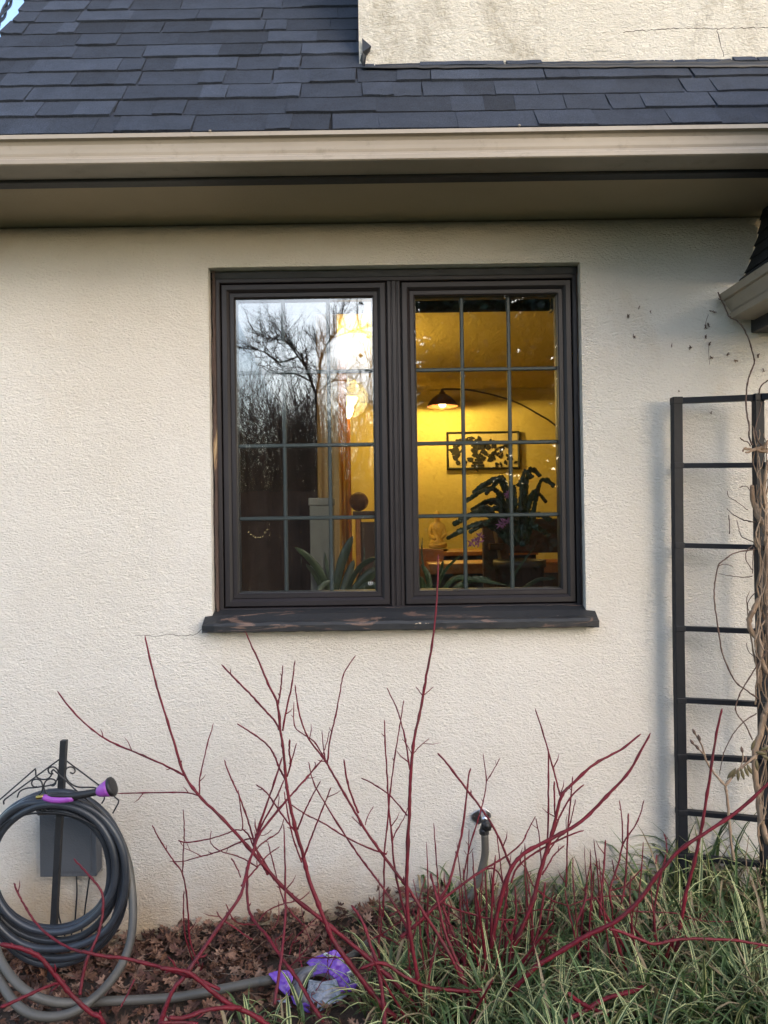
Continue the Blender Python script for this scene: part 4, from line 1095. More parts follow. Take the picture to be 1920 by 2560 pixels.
# ---- torn purple bag with a new grey hose inside
BYG = -.44
def B(x, y, Y=BYG): return P(*K(10, x, y), Y)
def inpoly(x, y, pl):
    c = False; j = len(pl)-1
    for i in range(len(pl)):
        (xi, yi), (xj, yj) = pl[i], pl[j]
        if (yi > y) != (yj > y) and x < (xj-xi)*(y-yi)/(yj-yi)+xi: c = not c
        j = i
    return c
def sheet(pl, depth, seed, step=24, fold=.007):
    """crumpled sheet inside a traced outline; depth(x, y) = distance of the sheet from the wall"""
    me = bmesh.new(); r = random.Random(seed)
    edge = []
    for (a, b), (c, d) in zip(pl, pl[1:]+pl[:1]):
        n = max(1, int(math.hypot(c-a, d-b)/step))
        for q in range(n): edge.append((lerp(a, c, q/n) + r.uniform(-3,3), lerp(b, d, q/n) + r.uniform(-3,3)))
    from mathutils.geometry import delaunay_2d_cdt
    pts = [Vector(p) for p in edge]; ne = len(pts)
    xs = [p[0] for p in pl]; ys = [p[1] for p in pl]
    y = min(ys)
    while y < max(ys):
        x = min(xs) + r.uniform(0, step)
        while x < max(xs):
            q = (x + r.uniform(-6,6), y + r.uniform(-6,6))
            if inpoly(*q, pl) and min((q[0]-e[0])**2+(q[1]-e[1])**2 for e in edge) > (step*.45)**2: pts.append(Vector(q))
            x += step
        y += step
    res = delaunay_2d_cdt(pts, [(i, (i+1) % ne) for i in range(ne)], [list(range(ne))], 1, 1e-5)
    mb = MB(); vs = []
    for p in res[0]:
        nz = noise.noise(Vector((p.x*.011, p.y*.02, seed))) + .6*noise.noise(Vector((p.x*.03, p.y*.05, seed+5)))
        vs.append(P(*K(10, p.x, p.y), depth(p.x, p.y) + fold*nz))
    mb.add(vs, [f for f in res[2] if len(f) >= 3]); return mb
t = thing('purple_bag', 'torn purple plastic bag with a white barcode label lying in the bed', 'bag', B(700, 960, -.38))
dep = lambda x, y: -.47 + .09*((960-y)/780) - .03*math.sin(math.pi*min(1, max(0, (x-500)/800)))
mainp = [(545,345),(600,300),(760,232),(910,180),(960,195),(1060,265),(1130,350),(1190,440),(1235,560),(1250,640),(1160,705),(1080,740),(1010,765),(985,690),(955,600),(905,530),(840,490),(760,480),(690,500),(640,530),(600,520),(575,470),(592,385)]
M['bag'] = simple('purple_film', (.19,.075,.46), .26, .18, 14, bump=.002, bscale=40)
def film():
    a = N('clear_film'); a.col(a.ramp(a.noise(30, 5), [(.3, (.28,.31,.38)), (.7, (.55,.58,.66))])); a.set(Roughness=.22)
    tr = a.n('ShaderNodeBsdfTransparent'); mx = a.n('ShaderNodeMixShader')
    a.l(a.ramp(a.noise(22, 6, .7), [(.35, (.35,)*3), (.65, (.8,)*3)]), mx.inputs[0])
    a.l(tr.outputs[0], mx.inputs[1]); a.l(a.b.outputs[0], mx.inputs[2]); a.l(mx.outputs[0], a.t.nodes['Material Output'].inputs[0])
    a.bump(a.noise(45, 5), .006); return a.m
M['film'] = film()
worldpart(sheet(mainp, dep, 1), 'wrapper', M['bag'], t, True, .0008)
worldpart(sheet([(55,488),(150,455),(250,442),(330,450),(385,475),(372,560),(350,620),(340,700),(328,800),(270,755),(200,690),(140,600)], lambda x, y: dep(x, y)-.01, 2), 'torn_flap', M['bag'], t, True, .0008)
worldpart(sheet([(345,770),(420,790),(490,830),(560,880),(640,950),(625,1020),(570,1000),(510,960),(440,910),(380,870)], lambda x, y: dep(x, y)-.02, 3), 'torn_flap', M['bag'], t, True, .0008)
worldpart(sheet([(585,560),(700,590),(820,575),(930,560),(970,640),(1010,765),(1080,770),(960,850),(820,930),(700,980),(620,930),(560,850),(545,760),(570,660)], lambda x, y: dep(x, y)-.016, 4, fold=.014), 'clear_film', M['film'], t, True, .0006)
worldpart(sheet([(165,830),(250,790),(330,850),(360,930),(260,905)], lambda x, y: dep(x, y)-.01, 6), 'clear_film', M['film'], t, True, .0006)
M['label'] = simple('label_white', (.60,.60,.60), .5, .08, 20)
lab = [(1068,470),(1140,435),(1155,500),(1215,530),(1220,575),(1125,612),(1100,540)]
worldpart(sheet([(1068,472),(1150,432),(1215,540),(1222,575),(1125,612)], lambda x, y: dep(x, y)-.006, 1), 'label', M['label'], t, True, .0006)
mb = MB(); r = random.Random(2)
for q in range(13):
    f = q/12; wq = r.choice([3, 5, 7]); a = B(lerp(1085,1160,f*.8)+0, lerp(478,462,f), dep(1100,500)-.012); 
    p0 = (lerp(1090,1132,f), lerp(485,592,f)); p1 = (p0[0]+58, p0[1]-26)
    mb.bar(B(*p0, dep(*p0)-.013), B(*p1, dep(*p1)-.013), PXm(wq/5.18, BYG), .0006)
worldpart(mb, 'barcode', M['black_plastic'], t, False)
worldpart(sheet([(762,235),(800,212),(910,270),(895,290),(845,298)], lambda x, y: dep(x, y)-.007, 1, fold=.004), 'badge', M['label'], t, True, .0006)
mb = MB()
for a, b in (((800,232),(850,262)), ((830,228),(800,262)), ((845,275),(885,268)), ((820,250),(840,280))): mb.bar(B(*a, dep(*a)-.012), B(*b, dep(*b)-.012), .0014, .0006)
worldpart(mb, 'badge_print', M['black_plastic'], t, False)
mb = MB()
for q in range(8):
    a = (lerp(640,700,q/7), lerp(400,310,q/7)); b = (a[0]+120-q*3, a[1]+70)
    mb.bar(B(*a, dep(*a)-.012), B(*b, dep(*b)-.012), .0009, .0005)
worldpart(mb, 'small_print', simple('print_lilac', (.32,.25,.50), .4, .1), t, False)
mb = MB(); hs = PXm(8.5, BYG); tot = []
for li in range(5):
    for q in range(28):
        th = 2*math.pi*q/28; s_ = 1 - li*.07
        tot.append(B(700 + (300*s_)*math.cos(th) + 6*math.sin(2*th+li), 690 + (285*s_)*math.sin(th)*.98 - li*5, dep(700, 690 + 250*math.sin(th)) + .018 + .010*math.sin(th*2+li*2)))
mb.tube(spline(tot, 2), hs, 10)
o = mb.build('new_hose', simple('slate_hose', (.15,.145,.155), .45, .25, 10), smooth=True)
tag(o, 'coil of slate grey hose showing inside the torn purple bag', 'hose')

# ---- trellis: black metal, three posts, ladder rungs
LY = -.065; RYp = -.125
t = thing('trellis', 'black metal ladder trellis leaning by the right end of the wall', 'trellis', (P(1705, 2290, LY).x, LY, gz(P(1705,2290,LY).x, LY)-.03))
def tp(p): return Vector(p) - t.location
tw = PXm(23, LY)
def square_post(pts, w, name='post'):
    mb = MB(); vs = []
    for p in pts:
        for a, b in ((-1,-1),(1,-1),(1,1),(-1,1)): vs.append(p + Vector((a*w/2, b*w/2, 0)))
    m = len(pts); mb.add(vs, [(4*i+k, 4*i+4+k, 4*i+4+(k+1) % 4, 4*i+(k+1) % 4) for i in range(m-1) for k in range(4)] + [(0,1,2,3), (4*m-1,4*m-2,4*m-3,4*m-4)])
    return mb.build(name, M['trellis'], t, bevel=.0015)
fx = lambda x, y, Y: tp(P(x*1.15732, y*1.15732, Y))
lp = [fx(1461,862,LY), fx(1463,1100,LY), fx(1466,1400,LY), fx(1471,1700,LY), fx(1475,1930,LY)]; e_ = lp[-1].copy(); e_.z = -.1; lp.append(e_)
square_post(lp, tw)
rpst = [fx(1637,856,RYp), fx(1638,1000,RYp), fx(1643,1260,RYp), fx(1650,1560,RYp), fx(1655,1900,RYp)]; e_ = rpst[-1].copy(); e_.z = -.1; rpst.append(e_)
square_post(rpst, tw*.95)
tpst = [p + Vector((.22, -.26, 0)) for p in rpst]; square_post(tpst, tw)
lyr = [866, 1006, 1178, 1357, 1512, 1633, 1753, 1848]; ryr = [859, 1005, 1182, 1364, 1521, 1642, 1770, 1868]
for i, (a, b) in enumerate(zip(lyr, ryr)):
    pa = fx(lerp(1461,1474,(a-862)/1068), a, LY); pb = fx(lerp(1637,1654,(b-856)/1044), b, RYp)
    mb = MB(); hh_ = PXm(12.0 if i else 14.5, LY); e2 = (pb-pa).normalized()*(tw*.5 - .001)
    mb.bar(pa+e2, pb-e2, hh_, tw*.72); mb.build('rung', M['trellis'], t, bevel=.001)
    d = Vector((.22, -.26, 0)); e3 = d.normalized()*(tw*.55)
    mb = MB(); mb.bar(pb+e3, pb+d-e3, hh_, tw*.72); mb.build('rung', M['trellis'], t, bevel=.001)
    for pp in (pa, pb):
        mb = MB(); mb.box(tuple(pp - Vector((tw*.54, tw*.54, hh_*.62))), tuple(pp + Vector((tw*.54, tw*.54, hh_*.62))))
        mb.build('joint', M['trellis'], t, bevel=.002)

# ---- old climbing vine on the trellis
t = thing('climbing_vine', 'bare twisted climbing vine with peeling bark on the right trellis post', 'vine', P(1900, 2300, -.2))
def organic(mb, pts, r0, r1, Y0, Y1, k=None, n=7, sub=5, knots=0, seed=1, jig=0):
    r = random.Random(seed); m = len(pts)
    pp = [P(*(K(k, x, y) if k else (x, y)), lerp(Y0, Y1, i/max(1, m-1))) for i, (x, y) in enumerate(pts)]
    pp = spline(pp, sub); L_ = len(pp); rad = []
    for i, p in enumerate(pp):
        q = i/(L_-1); px = lerp(r0, r1, q); w_ = PXm(px, p.y)
        if knots and i % knots == knots//2: w_ *= 1.32
        rad.append(w_*r.uniform(.93, 1.07))
        if jig: pp[i] = p + Vector((r.uniform(-jig, jig), r.uniform(-jig, jig), r.uniform(-jig, jig)))
    mb.tube(pp, rad, n)
VY = -.20
mb = MB()
for pts, a, b, k in (([(835,430),(800,365),(770,310),(748,230),(742,150)], 9, 6, 8), ([(845,1260),(795,1160),(788,1070),(745,1005),(725,945),(748,880),(785,810)], 8, 6, 8), ([(840,2230),(800,2120),(782,2000),(765,1850),(757,1720),(790,1600),(815,1480)], 9, 7, 8),
                     ([(838,700),(828,520),(825,330),(815,160),(832,0)], 5, 4, 8), ([(850,1240),(836,1000),(826,700),(834,430)], 7, 6, 8), ([(815,1480),(846,1380),(848,1250)], 7, 7, 8)):
    for s_ in range(2): organic(mb, [(x + s_*5, y) for x, y in pts], a*.8, b*.8, VY - .012*s_, VY - .012*(1-s_), k, 8, 5, 0, s_, .0025)
worldpart(mb, 'trunk', M['vine'], t, True)
mb = MB(); r = random.Random(12)
for q in range(46):          # peeling strips and fine wrapping stems
    y0 = r.uniform(1230, 2450); x0 = lerp(1893, 1912, (y0-900)/1500) + r.uniform(-16, 22); pts = [(x0, y0)]
    for s_ in range(5): pts.append((pts[-1][0] + r.uniform(-13, 13) + (1902-pts[-1][0])*.15, pts[-1][1] - r.uniform(18, 55)))
    organic(mb, pts, r.uniform(1.2, 3.4), .8, VY - .03 + r.uniform(-.02, .05), VY + r.uniform(-.05, .03), None, 5, 4, 0, q, .001)
for pts in ([(940,1990),(960,1960),(1000,1975),(1060,1965),(1138,1975)], [(945,1965),(990,1970),(1050,1978),(1130,1990)], [(1138,1900),(1100,1960),(1060,1975)], [(960,2000),(1000,1985),(1080,1960),(1130,1920)]):
    organic(mb, pts, 2.2, 5, VY-.02, VY, 7, 6, 4, 0, 3, .002)
worldpart(mb, 'bark_strips', M['vine'], t, True)
for k, pts, a, b, Y0, Y1 in ((8, [(765,520),(650,540),(585,580),(548,615),(530,700),(524,800),(538,920),(555,1030),(570,1120),(605,1210),(650,1290),(720,1345),(790,1395)], 1.7, 2.0, -.2, -.2),
                     (8, [(545,615),(590,607),(632,620)], 1.2, .7, -.19, -.15), (8, [(765,362),(700,350),(640,320),(598,280)], 1.6, .8, -.2, -.06), (8, [(812,515),(760,480),(690,450),(668,400),(655,352)], 1.4, .8, -.2, -.1),
                     (8, [(745,677),(690,683),(600,672),(550,660)], 1.3, .6, -.2, -.03), (8, [(600,180),(612,215),(660,245),(720,290)], .8, .9, -.02, -.02), (8, [(608,320),(615,370),(613,430)], 1.0, 1.2, -.02, -.02), (8, [(672,160),(700,152),(725,165),(760,230)], 1.1, 1.0, -.06, -.15),
                     (8, [(835,1105),(780,1190),(715,1290),(670,1370),(648,1440),(665,1490),(705,1540),(748,1630)], 1.8, 1.6, -.22, -.2), (8, [(770,1475),(715,1510),(670,1550),(625,1610),(585,1690),(565,1770),(556,1830)], 1.6, 1.0, -.2, -.2),
                     (8, [(745,500),(715,530),(710,580),(748,640)], 1.2, 1.2, -.2, -.2), (8, [(755,510),(752,560),(748,660)], 1.2, 1.0, -.2, -.2), (8, [(785,745),(722,830),(735,905)], 1.1, .8, -.2, -.17), (8, [(710,1065),(730,1120),(785,1160)], .9, 1.2, -.16, -.2),
                     (7, [(742,730),(770,790),(800,850),(835,925),(890,955),(935,1000),(985,1100),(1012,1190),(1030,1280),(1005,1350),(980,1430),(965,1550),(972,1690),(992,1790),(988,1860),(1012,1935)], 1.6, 2.2, -.03, -.19), (7, [(915,1880),(950,1905),(980,1915),(1000,1945)], 1.4, 1.4, -.18, -.19),
                     (7, [(745,780),(775,800),(810,880)], 1.4, 1.2, -.05, -.04), (7, [(1065,1530),(1085,1470),(1138,1425)], 1.8, 1.6, -.2, -.25), (7, [(1030,1900),(1040,1800),(1080,1640),(1085,1600)], 1.6, 1.4, -.2, -.19), (7, [(1035,1820),(1060,1900),(1085,1940)], 2.2, 1.6, -.2, -.2),
                     (7, [(675,875),(700,880),(732,888)], 1.3, .6, -.008, -.01), (7, [(665,905),(650,960),(640,1005)], .6, .5, -.006, -.006), (7, [(668,1150),(672,1230),(676,1300)], .5, .4, -.005, -.005)):
    mb = MB(); organic(mb, pts, a, b, Y0, Y1, k, 5, 5, 6, 5, .0008); worldpart(mb, 'tendril', M['twig'], t, True)
mb = MB(); r = random.Random(44)     # old root pads still stuck to the stucco
for x, y in ((35,915),(80,1078),(645,1000),(668,992),(650,1085),(675,1138),(688,1240),(815,1218),(885,1268),(525,1165),(707,880),(380,1155),(440,1505),(1105,1350),(1060,1235),(690,1690),(120,855),(210,880)):
    c = P(*K(7, x, y), -.004)
    for q in range(7 if y not in (1155,1505,1690,855,880) else 2):
        d = Vector((r.uniform(-1,1)*.5, -.1, r.uniform(-1,1))).normalized()*r.uniform(.004, .010)
        mb.tube([c + Vector((r.uniform(-.003,.003), 0, r.uniform(-.004,.004))), c + d], [.0017, .0008], 5)
worldpart(mb, 'root_pads', M['twig'], t, False)
# ---- young budded shrub shoot in front of the trellis
t = thing('budding_shrub', 'pale brown shrub shoot with fat buds and drooping dry leaves before the trellis', 'shrub', P(1825, 2330, -.26))
mb = MB()
for pts, a, b in (([(640,2330),(622,2212),(608,2060),(598,1950),(590,1895)], 3.2, 3.2), ([(590,1895),(530,1830),(478,1750),(452,1660),(412,1590)], 3, 1.8), ([(465,1712),(432,1680),(402,1650)], 2, 1.6), ([(590,1895),(640,1830),(715,1765),(800,1690),(850,1660)], 3.2, 2.6), ([(650,1820),(690,1760),(688,1690)], 1.8, 1.2)):
    organic(mb, pts, a, b, -.26, -.25, 8, 6, 5, 5, 8, .001)
worldpart(mb, 'stem', M['vine'], t, True)
mb = MB()
for k, x, y, dx, dy in ((8,412,1590,-.5,1),(8,440,1625,-.3,1),(8,402,1650,-.7,1),(8,432,1680,-.7,1),(8,688,1695,-.2,1),(8,705,1750,.2,1),(8,640,1835,-1,.2)):
    c = P(*K(k, x, y), -.255); d = Vector((dx, 0, dy)).normalized()
    mb.tube([c - d*.004, c + d*.002, c + d*.009, c + d*.016], [.0025, .0048, .0040, .0006], 7)
worldpart(mb, 'bud', M['twig'], t, True)
mb = MB()
for x, y, a in ((650,1790,-1.9),(665,1800,-1.6),(680,1795,-1.3),(700,1780,-1.2),(640,1800,-2.2),(715,1770,-1.1),(765,1700,-.2),(790,1690,.3),(740,1690,1.2),(770,1740,-1.5),(800,1715,-.6)):
    leafy(mb, P(*K(8, x, y), -.262), a, .036, .0055, 0, 5)
worldpart(mb, 'leaf', simple('dry_leaf', (.085,.068,.028), .7, .4, 30), t, True, .0008)

# ---- red-twig dogwoods: traced stems, each with its own depth
shrubs = {}
def shrub(key, label, px, py, Y):
    b = P(px, py, Y); shrubs[key] = thing('dogwood_shrub', label, 'shrub', (b.x, Y, gz(b.x, Y)-.02), 'red twig dogwood shrubs in the bed'); return shrubs[key]
shrub('B', 'bare red dogwood with the longest upright stem that crosses the window sill', 1115, 2700, -.62)
shrub('A', 'bare red dogwood with a thick stump fanning out in front of the wall faucet', 1228, 2520, -.47)
shrub('C', 'bare red dogwood low in the grassy clumps at the foot of the trellis', 1648, 2525, -.46)
shrub('D', 'blurred red dogwood stems nearest the viewer in front of the coiled hose', 330, 2760, -.88)
shrub('E', 'thin red dogwood whips standing in the leaves between the coiled hose and the purple bag', 500, 2420, -.22)
seedc = [0]
def stem(key, k, pts, r0, r1, Y0, Y1, toground=False, n=7):
    """pts run from the tip down; radii in photo pixels"""
    t = shrubs[key]; mb = MB(); seedc[0] += 1; r = random.Random(seedc[0])
    m = len(pts); src = [K(k, x, y) for x, y in pts]
    pp = [P(x, y, lerp(Y0, Y1, i/max(1, m-1))) for i, (x, y) in enumerate(src)]
    if toground:
        end = t.location + Vector((r.uniform(-.03,.03), r.uniform(-.03,.03), -.01)); pp.append(pp[-1].lerp(end, .55) + Vector((0,0,-.01))); pp.append(end)
    rr0, rr1 = PXm(r0, Y0), PXm(r1, Y1)
    sp = spline(pp, 6); L_ = len(sp); rad = []
    d = [0]
    for a, b in zip(sp, sp[1:]): d.append(d[-1] + (b-a).length)
    nxt = .06
    for i in range(L_):
        q = d[i]/d[-1]; w_ = lerp(rr0, rr1*.92, q**.78)
        if i == 0: w_ *= .45
        if d[i] > nxt: w_ *= 1.30; nxt += r.uniform(.07, .12)
        rad.append(w_*r.uniform(.90, 1.10))
        if 0 < i < L_-1: sp[i] = sp[i] + Vector((r.gauss(0,.0004), r.gauss(0,.0004), r.gauss(0,.0003)))
    mb.tube(sp, rad, n)
    for i in range(4, L_-2, 9):     # opposite buds / short spurs
        if r.random() < .35:
            tg = (sp[i+1]-sp[i-1]).normalized(); s_ = tg.cross(Vector((0,1,0))).normalized()*(1 if r.random() < .5 else -1)
            ln = r.choice([.008, .012, .02, .035])
            mb.tube([sp[i], sp[i] + s_*ln*.55 - tg*ln*.55, sp[i] + s_*ln*.8 - tg*ln], [rad[i]*.55+.0003, rad[i]*.45+.0003, .0005], 5)
    mb.v = [tuple(Vector(p) - t.location) for p in mb.v]
    return mb.build('stem', M['stem'], t, smooth=True)
S = stem
# shrub B
S('B','f',[(947,1198),(944,1290),(935,1380),(921,1460),(908,1535),(894,1600),(887,1680),(884,1760),(879,1880),(880,1960),(886,2020),(900,2100),(925,2240)],1.6,6.5,-.50,-.60,True)
S('B',2,[(632,55),(720,250),(800,440),(870,590),(890,780),(905,860),(920,1000),(932,1150),(945,1240),(970,1370),(1010,1540),(1062,1720),(1100,1880),(1165,2050),(1230,2220),(1300,2370),(1440,2560),(1560,2720),(1700,2880)],1.6,8,-.52,-.66,True)
S('B',2,[(910,305),(900,430),(888,520),(873,600)],1.5,2.4,-.52,-.54)
S('B',2,[(455,300),(560,410),(660,510),(760,620),(840,705),(888,785)],2,3,-.50,-.55)
S('B',2,[(1000,268),(978,440),(935,640),(908,790)],1.6,2.6,-.57,-.55)
S('B',2,[(570,738),(670,800),(780,880),(840,960),(882,1060),(925,1145)],1.6,2.8,-.50,-.56)
S('B',2,[(1012,880),(970,1030),(942,1130)],1.4,2.2,-.59,-.57)
S('B',2,[(960,855),(958,950),(968,1030),(945,1120)],2.4,2.2,-.60,-.57)
S('B',2,[(1190,1160),(1120,1290),(1070,1390),(1018,1520)],1.4,2.4,-.62,-.60)
S('B',2,[(1268,1208),(1220,1330),(1160,1480),(1110,1610),(1068,1725)],1.5,2.6,-.63,-.61)
S('B',2,[(710,1188),(790,1250),(860,1350),(930,1450),(1000,1535)],1.6,2.6,-.54,-.60)
S('B',2,[(920,1240),(940,1370),(975,1540),(1010,1660),(1050,1765)],1.4,2.4,-.6,-.61)
S('B',2,[(1450,232),(1365,360),(1335,500),(1300,680),(1258,860),(1240,1035)],1.4,2.2,-.45,-.48)
S('B',2,[(1000,448),(1030,650),(1090,830),(1200,980),(1242,1045),(1350,1230),(1460,1420),(1530,1540),(1659,1720),(1740,1830),(1840,1960),(1960,2150),(2100,2370),(2220,2600),(2290,2800)],1.5,5.5,-.44,-.60,True)
S('B',2,[(992,575),(996,750),(1060,815),(1140,870),(1200,960),(1240,1035)],1.2,2.0,-.42,-.48)
S('B',2,[(1200,788),(1212,930),(1225,1000)],1.0,1.6,-.46,-.48)
S('B',2,[(1255,790),(1235,880),(1210,960)],1.0,1.4,-.46,-.48)
S('B',2,[(1362,1000),(1388,1170),(1430,1300),(1470,1400)],2.0,3.0,-.50,-.51)
S('B',2,[(1582,1350),(1540,1420),(1520,1490)],1.0,1.5,-.5,-.52)
S('B',2,[(1420,1425),(1470,1475),(1500,1500)],1.0,1.5,-.5,-.52)
S('B',2,[(945,1320),(1080,1410),(1200,1470),(1400,1590),(1560,1665),(1680,1705)],1.4,2.4,-.5,-.54)
S('B',2,[(1098,1020),(1140,1180),(1230,1340),(1400,1610),(1520,1780),(1640,1940),(1760,2120),(1860,2330)],1.4,3.2,-.38,-.58)
S('B',3,[(8,1022),(110,1072),(230,1160),(350,1300)],1.4,2.2,-.45,-.55)
S('B',3,[(180,590),(188,800),(205,1060),(215,1250),(235,1450),(250,1640),(290,1860),(350,2080)],1.5,3.2,-.46,-.56)
S('B',3,[(325,445),(300,600),(260,850),(225,1120),(200,1400),(182,1560),(178,1800),(170,2050)],1.3,2.6,-.42,-.5)
S('B',3,[(198,352),(255,470),(300,590),(340,760),(368,960)],1.3,2.4,-.44,-.53)
S('B',3,[(515,728),(440,790),(390,850)],.9,1.5,-.52,-.53)
S('B',3,[(312,730),(355,790),(385,850)],.9,1.4,-.52,-.53)
S('B',3,[(545,345),(500,385),(465,412)],1.0,1.5,-.51,-.52)
S('B',3,[(413,345),(440,380),(462,410)],1.0,1.5,-.51,-.52)
S('B',3,[(355,1240),(320,1330),(255,1440),(240,1500)],1.0,1.8,-.5,-.52)
S('B','f',[(313,1372),(330,1450),(350,1520),(375,1600),(398,1672),(430,1718),(490,1778),(545,1840),(620,1925),(700,1990),(790,2065),(860,2130),(925,2215)],1.8,6.5,-.42,-.60,True)
S('B','f',[(124,1493),(165,1545),(215,1588),(260,1612),(300,1628),(360,1655),(400,1676)],1.8,2.6,-.36,-.44)
S('B','f',[(253,1714),(340,1712),(400,1712),(430,1719)],1.5,2.0,-.36,-.45)
S('B','f',[(461,1562),(445,1620),(432,1680),(431,1718)],1.2,2.0,-.44,-.46)
S('B',2,[(475,1005),(520,1130),(580,1260),(650,1450),(690,1590),(740,1740),(800,1860)],1.5,3.0,-.45,-.53)
S('B',2,[(580,1228),(595,1350),(612,1515),(560,1525),(470,1560),(350,1595),(200,1618),(138,1603)],1.3,1.8,-.45,-.38)
S('B',2,[(612,1518),(660,1570),(690,1640),(760,1740),(850,1900)],1.8,3.0,-.46,-.53)
S('B',2,[(380,1530),(372,1605),(400,1650),(470,1690),(560,1715),(640,1750),(720,1800)],1.0,2.0,-.40,-.5)
S('B',2,[(70,1757),(170,1757),(300,1722),(420,1690),(540,1640),(640,1595),(690,1590)],1.0,2.2,-.36,-.47)
S('B',2,[(180,1660),(250,1690),(310,1722)],.9,1.3,-.37,-.39)
S('B',2,[(355,1685),(385,1700)],.9,1.2,-.39,-.40)
# shrub D (nearest) and its crossing stems
S('D',2,[(1205,1000),(1120,1100),(1040,1190),(960,1280),(850,1410),(740,1550),(690,1680),(655,1790),(625,1900),(590,2020),(440,2240),(300,2440),(180,2610),(60,2790)],1.8,7,-.42,-.80,True)
S('D',2,[(905,985),(830,1220),(740,1480),(690,1640)],2.0,3.2,-.5,-.55)
S('D',2,[(920,1150),(850,1310),(740,1520),(690,1690)],1.6,3.0,-.5,-.56)
S('D',2,[(1145,1020),(1150,1050),(1100,1130),(1050,1180)],1.0,2.0,-.44,-.46)
S('D',2,[(920,1440),(880,1540),(790,1600),(720,1660),(680,1720)],1.3,2.2,-.5,-.56)
S('D',2,[(832,1522),(780,1560),(740,1560),(705,1500)],1.0,1.2,-.5,-.52)
S('D',4,[(828,155),(740,220),(680,290),(620,360),(560,430)],1.3,2.6,-.52,-.6)
S('D',4,[(492,235),(530,300),(558,370)],2.0,1.6,-.58,-.6)
S('D',4,[(390,605),(430,660),(520,720),(590,770),(640,800)],1.4,2.5,-.5,-.5)
S('D',4,[(455,550),(500,650),(560,690),(660,695)],1.4,1.8,-.5,-.42)
S('D',1,[(0,1630),(150,1660),(270,1710),(340,1780),(430,1890),(550,2030),(660,2130),(760,2220)],5.5,6.5,-1.0,-.95,True)
S('D',1,[(590,1680),(750,1718),(900,1732),(1100,1780),(1397,1870),(1600,1960)],4.0,4.6,-.95,-.9)
S('D',1,[(100,1185),(150,1300),(215,1410),(290,1510),(400,1600),(500,1655),(600,1690)],2.0,3.6,-.85,-.93)
S('D',1,[(538,1008),(600,1080),(660,1145),(742,1260),(748,1400),(720,1540),(680,1640),(630,1750),(600,1880),(580,2000)],2.0,4.5,-.80,-.92)
S('D',1,[(0,2090),(120,2040),(250,1980),(370,1930),(470,1900)],4.5,3.5,-1.0,-.9)
S('D',4,[(0,995),(120,1010),(210,1035),(350,1150),(480,1245),(640,1320),(760,1400)],5,6.5,-.95,-.88)
S('D',4,[(60,1340),(180,1335),(300,1290),(430,1270),(560,1270)],5,6,-1.0,-.9)
S('D',4,[(0,1375),(120,1370),(260,1380)],4,4,-1.0,-.98)
S('D',1,[(980,1880),(930,1990),(880,2090)],2,2,-.7,-.75)
# shrub E (thin, by the wall)
S('E',1,[(1108,765),(1150,850),(1200,930),(1265,1030),(1325,1110),(1355,1250),(1370,1420),(1382,1600)],1.6,2.6,-.2,-.22,True)
S('E',1,[(1332,648),(1340,780),(1338,900),(1328,1105)],1.2,1.8,-.2,-.2)
S('E',1,[(1338,1240),(1335,1400),(1350,1580)],1.5,2.0,-.2,-.22,True)
S('E',4,[(610,250),(602,420),(608,560),(625,620),(665,690),(730,760),(790,850),(860,950),(960,1090),(1040,1230),(1130,1370)],3.0,5,-.36,-.62)
S('E',4,[(1035,465),(990,510),(930,535),(860,550),(780,580),(720,620),(685,670)],1.2,2.0,-.3,-.4)
S('E',4,[(820,530),(820,640),(790,715),(760,730)],1.2,1.2,-.3,-.38)
S('E',4,[(855,0),(862,180),(866,420),(866,620),(850,830),(825,1020),(790,1250)],1.3,4.5,-.45,-.72)
S('E',4,[(745,125),(785,280),(820,420),(860,540),(900,600),(990,700)],1.4,2.2,-.42,-.48)
# shrub A
S('A',3,[(575,838),(640,910),(800,1120),(900,1250),(980,1370),(1050,1510),(1100,1640),(1128,1700)],2.4,3.2,-.36,-.42)
S('A','f',[(1405,1583),(1360,1665),(1310,1720),(1255,1775),(1190,1812),(1130,1845),(1100,1885),(1080,1950),(1065,2020),(1058,2090),(1060,2160)],2.4,7,-.38,-.47,True)
S('A','f',[(1385,1585),(1340,1620),(1285,1650),(1235,1695),(1212,1722),(1195,1790),(1180,1840),(1165,1890),(1150,1950),(1125,2010),(1095,2080),(1075,2150)],2.2,7,-.36,-.46,True)
S('A','f',[(1156,1530),(1175,1590),(1192,1650),(1205,1700),(1211,1722)],1.6,2.4,-.34,-.37)
S('A',3,[(1395,805),(1394,1050),(1395,1300),(1385,1500),(1350,1700)],2,2.6,-.35,-.4)
S('A',3,[(1438,1045),(1440,1180),(1445,1300),(1470,1340)],2.4,2.2,-.38,-.4)
S('A',3,[(1575,1010),(1560,1180),(1540,1400),(1530,1700),(1525,1830)],1.5,2.4,-.34,-.36)
S('A',3,[(1598,1180),(1570,1300),(1540,1390),(1440,1500),(1380,1600)],1.2,2.2,-.36,-.40)
S('A',3,[(1659,1070),(1580,1140),(1520,1230),(1470,1330),(1430,1440)],1.8,2.6,-.36,-.40)
S('A',3,[(1659,1410),(1540,1450),(1400,1520),(1260,1600),(1160,1690),(1120,1800)],1.8,3.0,-.38,-.43)
S('A',3,[(820,950),(805,1000),(790,1150),(750,1450),(700,1650),(650,1820),(560,1960),(450,2080),(300,2200)],1.8,4.6,-.32,-.50)
S('A',3,[(912,838),(935,1050),(915,1180),(880,1310),(800,1580),(765,1780)],1.1,2.2,-.28,-.34)
S('A',3,[(1040,873),(990,960),(936,1050)],1.0,1.4,-.28,-.28)
S('A',3,[(1300,1305),(1250,1400),(1200,1500),(1100,1590),(1000,1650),(920,1700),(800,1778),(640,1900),(520,2010),(380,2140)],1.2,4.2,-.34,-.50)
